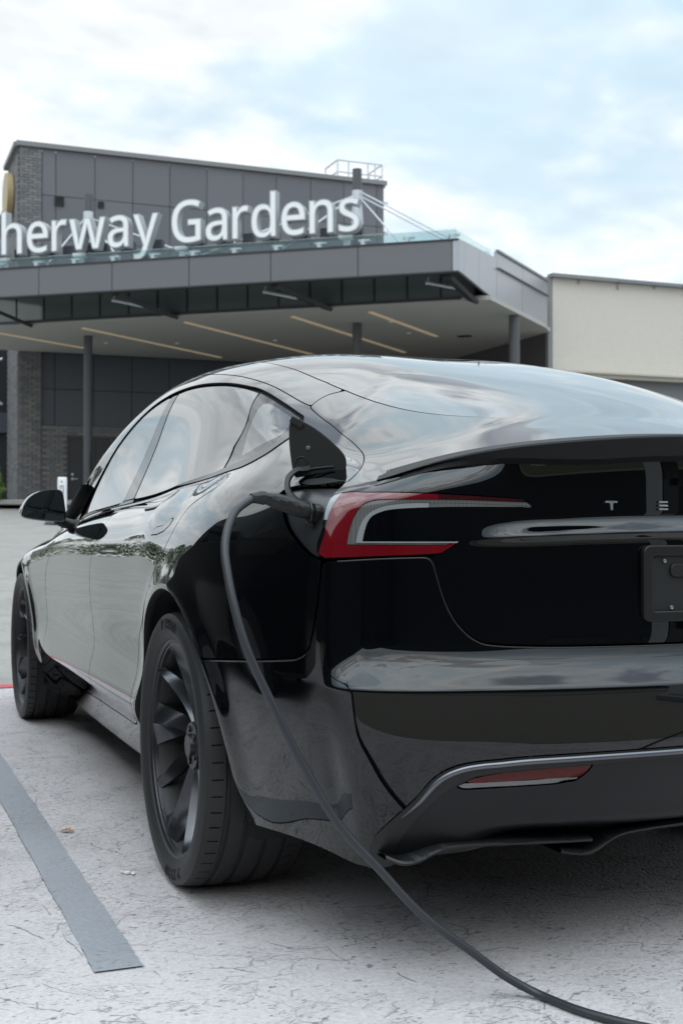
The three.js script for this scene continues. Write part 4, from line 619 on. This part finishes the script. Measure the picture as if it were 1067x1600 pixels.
// ---------------------------------------------------------------- car details
function loft(rows, close = false) {                     // rows of points -> one smooth strip per pair of neighbouring columns, hard edges where a column is doubled
  const pos = [], n = rows[0].length;
  for (let i = 0; i + 1 < rows.length; i++) for (let j = 0; j + 1 < n; j++) { const a = rows[i][j], b = rows[i + 1][j], c = rows[i + 1][j + 1], d = rows[i][j + 1]; pos.push(...a, ...b, ...c, ...a, ...c, ...d); }
  const g = new THREE.BufferGeometry(); g.setAttribute('position', new THREE.BufferAttribute(Float32Array.from(pos), 3));
  return g;
}
import { mergeVertices, toCreasedNormals } from 'three/addons/utils/BufferGeometryUtils.js';
const creased = (g, a = .6) => { const q = toCreasedNormals(g, a); if (!q.attributes.uv) q.setAttribute('uv', new THREE.BufferAttribute(new Float32Array(q.attributes.position.count * 2), 2)); return q; };
function mirrorX(g) {
  const q = (g.index ? g.toNonIndexed() : g.clone()), p = q.attributes.position.array, n = q.attributes.normal.array;
  for (let i = 0; i < p.length; i += 3) { p[i] *= -1; n[i] *= -1; }
  for (let i = 0; i < p.length; i += 9) for (let c = 0; c < 3; c++) { [p[i + 3 + c], p[i + 6 + c]] = [p[i + 6 + c], p[i + 3 + c]]; [n[i + 3 + c], n[i + 6 + c]] = [n[i + 6 + c], n[i + 3 + c]]; }
  return q;
}
const outN = (s) => { const [a, b] = planN(s); return [a, b]; };
{ // woven carbon spoiler along the edge of the boot lid
  const rows = [];
  for (let i = 0; i <= 90; i++) {
    const s = mixn(5.205, SEND, i / 90), w = smooth(5.205, 5.50, s), h = .002 + .034 * smooth(5.32, 5.72, s), [nx, nz] = outN(s), y = yTopL(s), e = Lp(s, y), A = Up(s, .075), B = Up(s, .035), k = .026 * w + .001;
    const T = [e[0] + nx * k, e[1] + .0045 * w + .001, e[2] + nz * k], T2 = [e[0] + nx * (k + .003), e[1] + .0015 * w, e[2] + nz * (k + .003)], D = [e[0] + nx * (k - .003), e[1] - h, e[2] + nz * (k - .003)], R = Lp(s, y - h - .010), R2 = Lp(s, y - h - .016);
    rows.push([A, [B[0], B[1] + .0035 * w, B[2]], T, T2, D, [R[0] + nx * .001, R[1], R[2] + nz * .001]]);
  }
  const half = creased(loft(rows), .5);
  const uv = half.attributes.uv, p = half.attributes.position; for (let i = 0; i < p.count; i++) uv.setXY(i, p.getX(i), p.getY(i) + p.getZ(i));
  const weave = texture(64, 64, (i, j) => (((i >> 4) + (j >> 4)) & 1 ? .5 + .5 * Math.sin(i / 16 * Math.PI * (1)) ** 2 : .5 * Math.sin(j / 16 * Math.PI) ** 2));
  weave.repeat.set(140, 140);
  const carbon = phy([.0035, .0035, .004], .5, { specularIntensity: .6, bumpMap: weave, bumpScale: .0004 });
  part('spoiler', merge([half, mirrorX(half)]), carbon);
}
{ // charging flap, pocket, socket
  const L = surface(Lp, 4.90, 5.13, 70, .79, .985, 60), F = polyField(PORT), o = { pos: [], nor: [], uv: [] };
  cut(L, (s, t) => F(s, t) + .0025, { lift: -.009, out: o, depth: .02 });
  const pocket = part('charging_pocket', geo(o), phy([.020, .021, .024], .3, { clearcoat: .5, clearcoatRoughness: .25 }));
  const up = V(0, 1, 0), n = V(-.45, -.05, .89).normalize(), ex = up.clone().cross(n).normalize(), ey = n.clone().cross(ex), o0 = V(-.775, 1.03, .62);
  const pts = [[-.794, 1.106, .605], [-.785, 1.101, .609], [-.756, 1.083, .623], [-.732, 1.063, .634], [-.710, 1.041, .643], [-.699, 1.025, .649], [-.696, 1.011, .649], [-.697, 1.000, .648], [-.703, .997, .645], [-.743, .992, .624], [-.778, .985, .606], [-.789, .990, .602], [-.797, 1.043, .600], [-.798, 1.085, .601]].map((p) => V(...p).sub(o0));
  const sh = new THREE.Shape(new THREE.SplineCurve([...pts, pts[0]].map((p) => new THREE.Vector2(p.dot(ex), p.dot(ey)))).getPoints(60).slice(0, -1));
  const M4 = new THREE.Matrix4().makeBasis(ex, ey, n).setPosition(o0);
  const flap = part('charging_flap', new THREE.ExtrudeGeometry(sh, { depth: .008, bevelEnabled: true, bevelSize: .002, bevelThickness: .002, bevelSegments: 2 }).translate(0, 0, -.008).applyMatrix4(M4), std([.0045, .005, .005], .7));
  part('flap_button', new THREE.SphereGeometry(.005, 14, 10).scale(1, 1, .4).translate(.008, .012, .003).applyMatrix4(M4), std([.09, .09, .09], .5), flap);
  const rim = new THREE.TubeGeometry(new THREE.CatmullRomCurve3([[.06, -.026], [.02, -.030], [-.012, -.034]].map(([a, b]) => V(a, b, .003))), 20, .0025, 6).applyMatrix4(M4);
  part('flap_rib', [rim, new THREE.TorusGeometry(.012, .0016, 8, 30).translate(-.006, -.018, .002).applyMatrix4(M4)], M.plastic2, flap);
  part('flap_lip', box(.028, .010, .006, -.004, .0, 0).rotateZ(-.5).translate(-.012, .062, .004).applyMatrix4(M4), std([.012, .012, .013], .4), flap);
  const arm = new THREE.CatmullRomCurve3([V(-.768, 1.001, .617), V(-.795, .994, .622), V(-.815, .974, .634), V(-.818, .952, .648), V(-.806, .932, .668), V(-.79, .924, .69)]), rows = [];
  for (let i = 0; i <= 30; i++) { const p = arm.getPoint(i / 30), t = arm.getTangent(i / 30), b = t.clone().cross(V(-.35, .1, .93)).normalize(), w = V(-.45, -.05, .89).addScaledVector(t, -V(-.45, -.05, .89).dot(t)).normalize(); rows.push([[1, 1], [1, -1], [-1, -1], [-1, 1], [1, 1]].map(([q, r]) => p.clone().addScaledVector(b, .0045 * q).addScaledVector(w, .0135 * r).toArray())); }
  part('flap_hinge_arm', creased(loft(rows), .5), std([.018, .018, .019], .5), flap);
  // the slots above the pocket
  const slot = []; for (let i = 0; i <= 16; i++) { const s = mixn(4.985, 5.092, i / 16), w = Math.sin(Math.PI * Math.min(1, i / 16 + .12)) * .006 + .0012, a = Lp(s, .9725 + w), b = Lp(s, .9725 - w), [nx, nz] = outN(s); slot.push([[a[0] + nx * .002, a[1], a[2] + nz * .002], [b[0] + nx * .002, b[1], b[2] + nz * .002]]); }
  part('charging_slot', creased(loft(slot)), M.seal, pocket);
}
{ // badge letters, number plate holder
  const at = (s, y, lift) => { const p = Lp(s, y), [nx, nz] = outN(s); return V(p[0] + nx * lift, p[1], p[2] + nz * lift); };
  const bar = (x0, x1, y0, y1, d = .004) => { const sh = new THREE.Shape([[x0, y0], [x1, y0], [x1, y1], [x0, y1]].map((p) => new THREE.Vector2(...p))); return new THREE.ExtrudeGeometry(sh, { depth: d, bevelEnabled: true, bevelSize: .0005, bevelThickness: .0005, bevelSegments: 1 }); };
  const poly = (pts, d = .004) => new THREE.ExtrudeGeometry(new THREE.Shape(pts.map((p) => new THREE.Vector2(...p))), { depth: d, bevelEnabled: true, bevelSize: .0005, bevelThickness: .0005, bevelSegments: 1 });
  const glyph = {
    T: [poly([[-.0135, .010], [.0135, .010], [.0145, .0065], [.0035, .0055], [.0018, -.0105], [-.0018, -.0105], [-.0035, .0055], [-.0145, .0065]])],
    E: [bar(-.0115, .0115, .0068, .0102), bar(-.0115, .0115, -.0017, .0017), bar(-.0115, .0115, -.0102, -.0068)],
    S: [bar(-.0115, .0115, .0068, .0102), bar(-.0115, -.008, .0012, .0062), bar(-.0115, .0115, -.0017, .0010), bar(.008, .0115, -.0062, -.0020), bar(-.0115, .0115, -.0102, -.0068)],
    L: [bar(-.0115, -.008, -.0064, .0102), bar(-.0115, .0115, -.0102, -.0068)], A: [bar(-.0115, .0115, .0068, .0102), bar(-.0115, -.008, -.0102, .0010), bar(.008, .0115, -.0102, .0010), bar(-.0075, .0075, -.0017, .0010)],
  };
  const chrome = std([.75, .76, .78], .22, .9);
  ['T', 'E', 'S', 'L', 'A'].forEach((c, i) => {
    const x = (i - 2) * .1165; let a = SI(17.5), b = SEND; for (let k = 0; k < 40; k++) { const m = (a + b) / 2; if (Lp(m, .923)[0] < -Math.abs(x)) a = m; else b = m; }
    const p = at(a, .923, .0015), [nx, nz] = outN(a), g = merge(glyph[c]); g.scale(.86, .86, 1); g.rotateX(-.02).rotateY(Math.atan2(nx, nz)).translate(p.x, p.y, p.z);
    if (i > 2) { g.rotateY(0); const q = merge(glyph[c]).scale(.86, .86, 1).rotateY(-Math.atan2(nx, nz)).translate(-p.x, p.y, p.z); part('badge_letter', q, chrome); } else part('badge_letter', g, chrome);
  });
  const rr = (w, h, r) => { const s = new THREE.Shape(); s.moveTo(-w + r, -h); s.lineTo(w - r, -h); s.quadraticCurveTo(w, -h, w, -h + r); s.lineTo(w, h - r); s.quadraticCurveTo(w, h, w - r, h); s.lineTo(-w + r, h); s.quadraticCurveTo(-w, h, -w, h - r); s.lineTo(-w, -h + r); s.quadraticCurveTo(-w, -h, -w + r, -h); return s; };
  const frame = rr(.176, .0735, .016), hole = rr(.160, .058, .008); frame.holes.push(hole);
  const E = (s, d, b = .003) => new THREE.ExtrudeGeometry(s, { depth: d, bevelEnabled: true, bevelSize: b, bevelThickness: b, bevelSegments: 3, curveSegments: 10 });
  const holder = part('plate_holder', E(frame, .008).translate(0, .767, .938), phy([.007, .007, .008], .4));
  part('holder_plate', E(rr(.1565, .0545, .006), .004, .001).translate(0, .767, .937), phy([.011, .0115, .013], .5), holder);
  part('holder_slot', E(rr(.112, .011, .010), .003, .002).translate(0, .793, .9425), phy([.007, .007, .008], .5), holder);
  for (const [x, y] of [[-.128, .812], [.128, .812], [-.112, .719], [.112, .719]]) part('screw', [new THREE.CylinderGeometry(.0032, .0032, .004, 16).rotateX(Math.PI / 2).translate(x, y, .9445), new THREE.TorusGeometry(.0031, .0008, 6, 16).translate(x, y, .9465)], M.alu, holder);
}
{ // bumper lips
  const lip = (pts, w, t) => { const c = new THREE.CatmullRomCurve3(pts.map((p) => V(...p)), false, 'centripetal'), rows = []; for (let i = 0; i <= 60; i++) { const p = c.getPoint(i / 60); rows.push([[-w, t], [0, t], [.004, 0], [.002, -t], [-w, -t * 1.2]].map(([dz, dy]) => [p.x, p.y + dy, p.z + dz])); } return creased(loft(rows), .9); };
  const a = lip([[-.685, .246, .828], [-.660, .238, .850], [-.632, .243, .862], [-.600, .258, .868], [-.570, .2655, .872], [-.50, .2665, .878], [-.42, .264, .884], [-.34, .261, .889], [-.265, .2585, .892]], .12, .0045);
  const b = lip([[-.33, .238, .880], [-.300, .233, .884], [-.272, .231, .887], [-.25, .238, .889], [-.225, .252, .890], [-.195, .263, .890], [-.13, .269, .891], [0, .274, .892]], .14, .0045);
  part('diffuser_lip', merge([a, mirrorX(a)]), M.plastic2); part('diffuser_lip', merge([b, mirrorX(b)]), M.plastic2);
  const ridge = (poly, s0, r) => { const P = []; for (const [s, y] of poly) if (s >= s0 && s <= SEND) { const p = Lp(s, y), [nx, nz] = outN(s); P.push(V(p[0] + nx * .003, y, p[2] + nz * .003)); } const e = Lp(SEND, poly[poly.length - 1][1]); P.push(V(0, e[1], e[2] + .003)); return new THREE.TubeGeometry(new THREE.CatmullRomCurve3(P, false, 'centripetal'), 120, r, 10); };
  const mid = TRIMTOP.map(([s, y], i) => [s + .004, y - .0055]);
  const t = ridge(mid, 5.262, .0062); { const p = t.attributes.position; const ctr = t.parameters.path; for (let i = 0; i <= 16; i++) { const c = ctr.getPointAt(i / 120), f = smooth(-.5, 16, i); for (let j = 0; j <= 10; j++) { const q = i * 11 + j; p.setXYZ(q, mixn(c.x, p.getX(q), f), mixn(c.y, p.getY(q), f), mixn(c.z, p.getZ(q), f)); } } } part('trim_ridge', merge([t, mirrorX(t)]), M.satin);
}
{ // rolled edges of the bumper along its gaps
  const edge = (poly, s0, s1, dn, cross) => { const P = []; for (const [s, y] of poly) if (s >= s0 && s <= s1) { const p = Lp(Math.min(s, SEND), y - dn), [nx, nz] = outN(Math.min(s, SEND)); P.push(V(p[0] - nx * .0006, p[1], p[2] - nz * .0006)); } if (cross) P.push(V(0, P[P.length - 1].y, Lp(SEND, poly[poly.length - 1][1] - dn)[2])); return new THREE.TubeGeometry(new THREE.CatmullRomCurve3(P, false, 'centripetal'), 160, .0016, 8); };
  const a = edge(TRUNKLOW, 5.13, 5.97, .0036, true), b = edge(Q1, 4.66, 5.075, .0036, false);
  part('bumper_edge', merge([a, mirrorX(a)]), M.paint); part('bumper_edge', b, M.paint); part('bumper_edge', mirrorX(b), M.paint);
}
// ---- door mirror
for (const side of [1, -1]) {
  const out = [[-1.016, .926], [-1.014, .950], [-1.003, .975], [-.986, .998], [-.957, 1.017], [-.925, 1.026], [-.893, 1.029], [-.866, 1.026], [-.855, 1.010], [-.848, .97], [-.843, .925], [-.848, .902], [-.870, .899], [-.94, .905], [-.99, .912], [-1.008, .917]].map((p) => new THREE.Vector2(...p));
  const ring = new THREE.SplineCurve([...out, out[0]]).getPoints(72), cx = -.925, cy = .960, at = (k, z, lean = 0) => ring.map((p) => [side * (cx + (p.x - cx) * k + lean), cy + (p.y - cy) * k, z]);
  const rows = [at(.93, -1.972), at(.955, -1.966), at(.985, -1.966), at(1.0, -1.975), at(1.02, -2.0), at(1.0, -2.04), at(.9, -2.085), at(.72, -2.12), at(.45, -2.14), at(.1, -2.148)];
  const T = rows[0].map((_, j) => rows.map((r) => r[j])), m = part('door_mirror', creased(loft(T), .9), M.paint);
  const pos = []; for (let j = 0; j + 1 < ring.length; j++) { const a = at(.935, -1.9715)[j], b = at(.935, -1.9715)[j + 1]; pos.push(side * cx, cy, -1.9715, ...a, ...b); }
  const g = new THREE.BufferGeometry(); g.setAttribute('position', new THREE.BufferAttribute(Float32Array.from(pos), 3)); g.computeVertexNormals();
  part('mirror_glass', creased(g), std([.42, .50, .50], .01, 1), m);
  part('mirror_bezel', creased(loft(at(.93, -1.968).map((p, j) => [p, at(.962, -1.963)[j], at(.99, -1.968)[j]])), .9), M.plastic2, m);
  const foot = new THREE.CatmullRomCurve3([[-.875, .912, -2.02], [-.845, .898, -2.015], [-.815, .890, -2.0], [-.785, .885, -1.98]].map(([x, y, z]) => V(side * x, y, z)));
  part('mirror_foot', new THREE.TubeGeometry(foot, 16, .021, 12).translate(0, 0, 0), M.plastic2, m);
}
// ---- wheels
function buildWheel(tyreHalf) {
  const w = new THREE.Group(); w.name = 'wheel';
  const prof = [], gro = [[-.074, .0055], [-.026, .0055], [.026, .0055], [.074, .0055]], tw = tyreHalf - .016;
  const ys = []; for (let y = -tw; y <= tw + 1e-6; y += .004) ys.push(y);
  for (const [r, y] of [[.255, -tyreHalf + .03], [.268, -tyreHalf + .012], [.285, -tyreHalf + .004], [.302, -tyreHalf], [.318, -tyreHalf + .002], [.329, -tyreHalf + .009]]) prof.push([r, y, 0]);
  for (const y of ys) { let d = 0; for (const [c, h] of gro) if (Math.abs(y - c) < h) d = .0075; prof.push([.3365 - .0065 * Math.abs(y / tw) ** 4 - d, y, d ? 0 : (Math.abs(y) > .086 && Math.abs(y) < .110 ? 1 : 0)]); }
  for (const [r, y] of [[.329, tyreHalf - .009], [.318, tyreHalf - .002], [.302, tyreHalf], [.285, tyreHalf - .004], [.268, tyreHalf - .012], [.255, tyreHalf - .03]]) prof.push([r, y, 0]);
  const ang = []; for (let i = 0; i < 54; i++) for (const [o, d] of [[0, 0], [.025, 1], [.085, 1], [.11, 0], [.35, 0], [.6, 0], [.8, 0]]) ang.push([(i + o) / 54 * 2 * Math.PI, d]); ang.push([2 * Math.PI, 0]);
  const rows = ang.map(([a, d]) => prof.map(([r, y, k]) => { const q = r - .0045 * d * k, sw = a + (Math.abs(y) > .08 ? 0 : 0); return [Math.cos(sw) * q, y, Math.sin(sw) * q]; }));
  part('tyre', creased(loft(rows), .45), M.rubber, w);
  const rimM = phy([.05, .05, .055], .3, { metalness: .7 }), barrelM = std([.010, .010, .011], .5), faceM = phy([.105, .107, .116], .27, { metalness: .9 }), k = tyreHalf - .135;
  const lathe = (pts, m, name) => part(name, creased(new THREE.LatheGeometry(pts.map(([r, y]) => new THREE.Vector2(r, y + k)), 120), .5), m, w);
  lathe([[.243, -.09], [.243, .04], [.247, .085], [.252, .098]], barrelM, 'rim_barrel');
  lathe([[.252, .098], [.2535, .108], [.257, .110], [.258, .1145], [.264, .1185], [.269, .117], [.271, .110], [.266, .104]], rimM, 'rim');
  lathe([[.03, .012], [.155, .012], [.172, .012], [.172, -.012], [.03, -.012]], std([.05, .05, .05], .5, .8), 'brake_disc');
  const blade = (th0, r0, r1, half, sweep, ridge, y0, y1, thick) => {
    const g = new THREE.BoxGeometry(1, 1, 1, 20, 1, 8), p = g.attributes.position;
    for (let i = 0; i < p.count; i++) {
      const t = p.getX(i) + .5, v = p.getY(i), q = p.getZ(i) * 2, r = mixn(r0, r1, t), th = th0 + sweep(t) + q * half(t);
      const y = mixn(y0, y1, t ** 1.25) - ridge * Math.abs(q) * Math.sin(Math.PI * clamp(.06 + t * .92, 0, 1)) + (v < 0 ? -thick * (1 - .2 * t) : 0);
      p.setXYZ(i, Math.cos(th) * r, y + k, Math.sin(th) * r);
    }
    return creased(g, .3);
  };
  for (let i = 0; i < 5; i++) {                          // five broad ridged petals and five slim blades between them
    const a = i * 2 * Math.PI / 5 + .12;
    part('spoke', blade(a, .045, .2655, (t) => .15 - .03 * t + .13 * t ** 3, (t) => .24 * (1 - t) ** 1.6, .046, .064, .1150, .014), faceM, w);
    part('spoke', blade(a + .63, .045, .2655, (t) => .15 - .22 * t + .14 * t * t, (t) => .36 * (1 - t) ** 1.6, .040, .062, .1150, .014), faceM, w);
  }
  part('hub', [new THREE.CylinderGeometry(.058, .066, .05, 40).translate(0, .048 + k, 0), new THREE.CylinderGeometry(.028, .031, .012, 32).translate(0, .078 + k, 0)], rimM, w);
  for (let i = 0; i < 5; i++) part('wheel_nut', new THREE.CylinderGeometry(.008, .009, .010, 6).translate(.042 * Math.cos(i * 1.2566), .073 + k, .042 * Math.sin(i * 1.2566)), rimM, w);
  return w;
}
{
  const font = await new FontLoader().loadAsync('fonts/droid/droid_sans_bold.typeface.json');
  M.font = font;
  const place = (tyreHalf, x, z, side, turn, name) => {
    const w = buildWheel(tyreHalf);
    for (const c of [...w.children]) { c.geometry = c.geometry.clone().rotateY(turn).rotateZ(side < 0 ? Math.PI / 2 : -Math.PI / 2).translate(x, .336, z); }
    car.add(w); return w;
  };
  const rl = place(.135, -.776, 0, -1, .35), fl = place(.122, -.790, -2.875, -1, 1.0);
  place(.135, .776, 0, 1, .2); place(.122, .790, -2.875, 1, .8);
  const letters = (txt, r, a0, size, x, z, w) => {
    let a = a0; for (const ch of txt) {
      const g = new TextGeometry(ch, { font, size, depth: .0012, curveSegments: 4 }); g.computeBoundingBox(); const wd = ch === ' ' ? size * .5 : g.boundingBox.max.x;
      if (ch !== ' ') { const p = g.attributes.position; for (let i = 0; i < p.count; i++) { const th = a - p.getX(i) / r, rr = r - size / 2 + p.getY(i); p.setXYZ(i, x - .0006 - p.getZ(i) + .010 * ((rr - r) / .02) ** 2 * .35, .336 + Math.sin(th) * rr, z + Math.cos(th) * rr); } g.computeVertexNormals(); part('tyre_letter', g, std([.004, .004, .004], .6), w); }
      a -= (wd + size * .22) / r;
    }
  };
  letters('P ZERO', .3045, Math.PI / 2 + .23, .026, -.9105, 0, rl); letters('P ZERO', .3045, -Math.PI / 2 + .42, .026, -.9105, 0, rl);
}
// ---- charging plug and cable
{
  const plug = thing('charging_plug', 'black charging handle pushed into the open socket beside the red tail lamp', 'charging plug');
  const c = new THREE.CatmullRomCurve3([V(-.775, .905, .716), V(-.80, .909, .724), V(-.83, .917, .731), V(-.868, .928, .738), V(-.905, .936, .744), V(-.930, .9345, .749)], false, 'centripetal');
  const shape = (r, flat = 1, a = 0, b = 1, n = 40) => { const rows = []; for (let i = 0; i <= n; i++) { const t = mixn(a, b, i / n), p = c.getPoint(t), d = c.getTangent(t), u = V(0, 1, 0).addScaledVector(d, -d.y).normalize(), s = d.clone().cross(u); rows.push([...Array(25)].map((_, j) => { const q = j / 24 * 2 * Math.PI; return p.clone().addScaledVector(u, Math.cos(q) * r(i / n)).addScaledVector(s, Math.sin(q) * r(i / n) * flat).toArray(); })); } return creased(loft(rows), .7); };
  const body = std([.008, .008, .009], .45);
  part('handle', shape((t) => .0135 + .0035 * Math.sin(Math.PI * Math.min(1, t * 1.1)) - .002 * smooth(.75, 1, t), 1, .12, .80), body, plug);
  part('collar', [shape((t) => (t < .02 ? .004 : .0192 - .001 * t), 1, .02, .20, 20), new THREE.TorusGeometry(.019, .0025, 10, 30).rotateY(Math.PI / 2 - .15).translate(-.801, .909, .724)], std([.010, .010, .011], .4), plug);
  part('strain_relief', shape((t) => mixn(.0136, .0095, smooth(0, 1, t)) - (t > .99 ? .004 : 0), 1, .78, 1), std([.016, .016, .017], .55), plug);
  part('latch', box(.012, .010, .012, -.802, .884, .724, .002), body, plug);
  const cable = mesh('charging_cable', tube([[-.925, .9350, .748], [-.940, .9275, .754], [-.969, .909, .775], [-.992, .872, .800], [-1.002, .837, .820], [-1.003, .797, .840], [-.998, .745, .860], [-.980, .665, .880], [-.940, .573, .890], [-.883, .456, .900], [-.814, .338, .915], [-.745, .259, .930], [-.662, .167, .945], [-.562, .088, .955], [-.500, .040, .966], [-.452, .0125, .990], [-.434, .009, 1.035], [-.420, .009, 1.081], [-.397, .009, 1.128], [-.368, .009, 1.173], [-.320, .009, 1.23], [-.24, .009, 1.31], [-.10, .009, 1.45], [.3, .009, 1.85], [1.0, .009, 2.5], [1.5, .009, 3.3], [1.62, .10, 3.62], [1.70, .75, 3.72], [1.74, 1.05, 3.78]], .0079, 320, 16), std([.028, .030, .035], .42));
  tag(cable, 'thick dark grey charging cable looping from the car down to the pale ground', 'cable');
}
scene.updateMatrixWorld(true);
renderer.render(scene, camera);
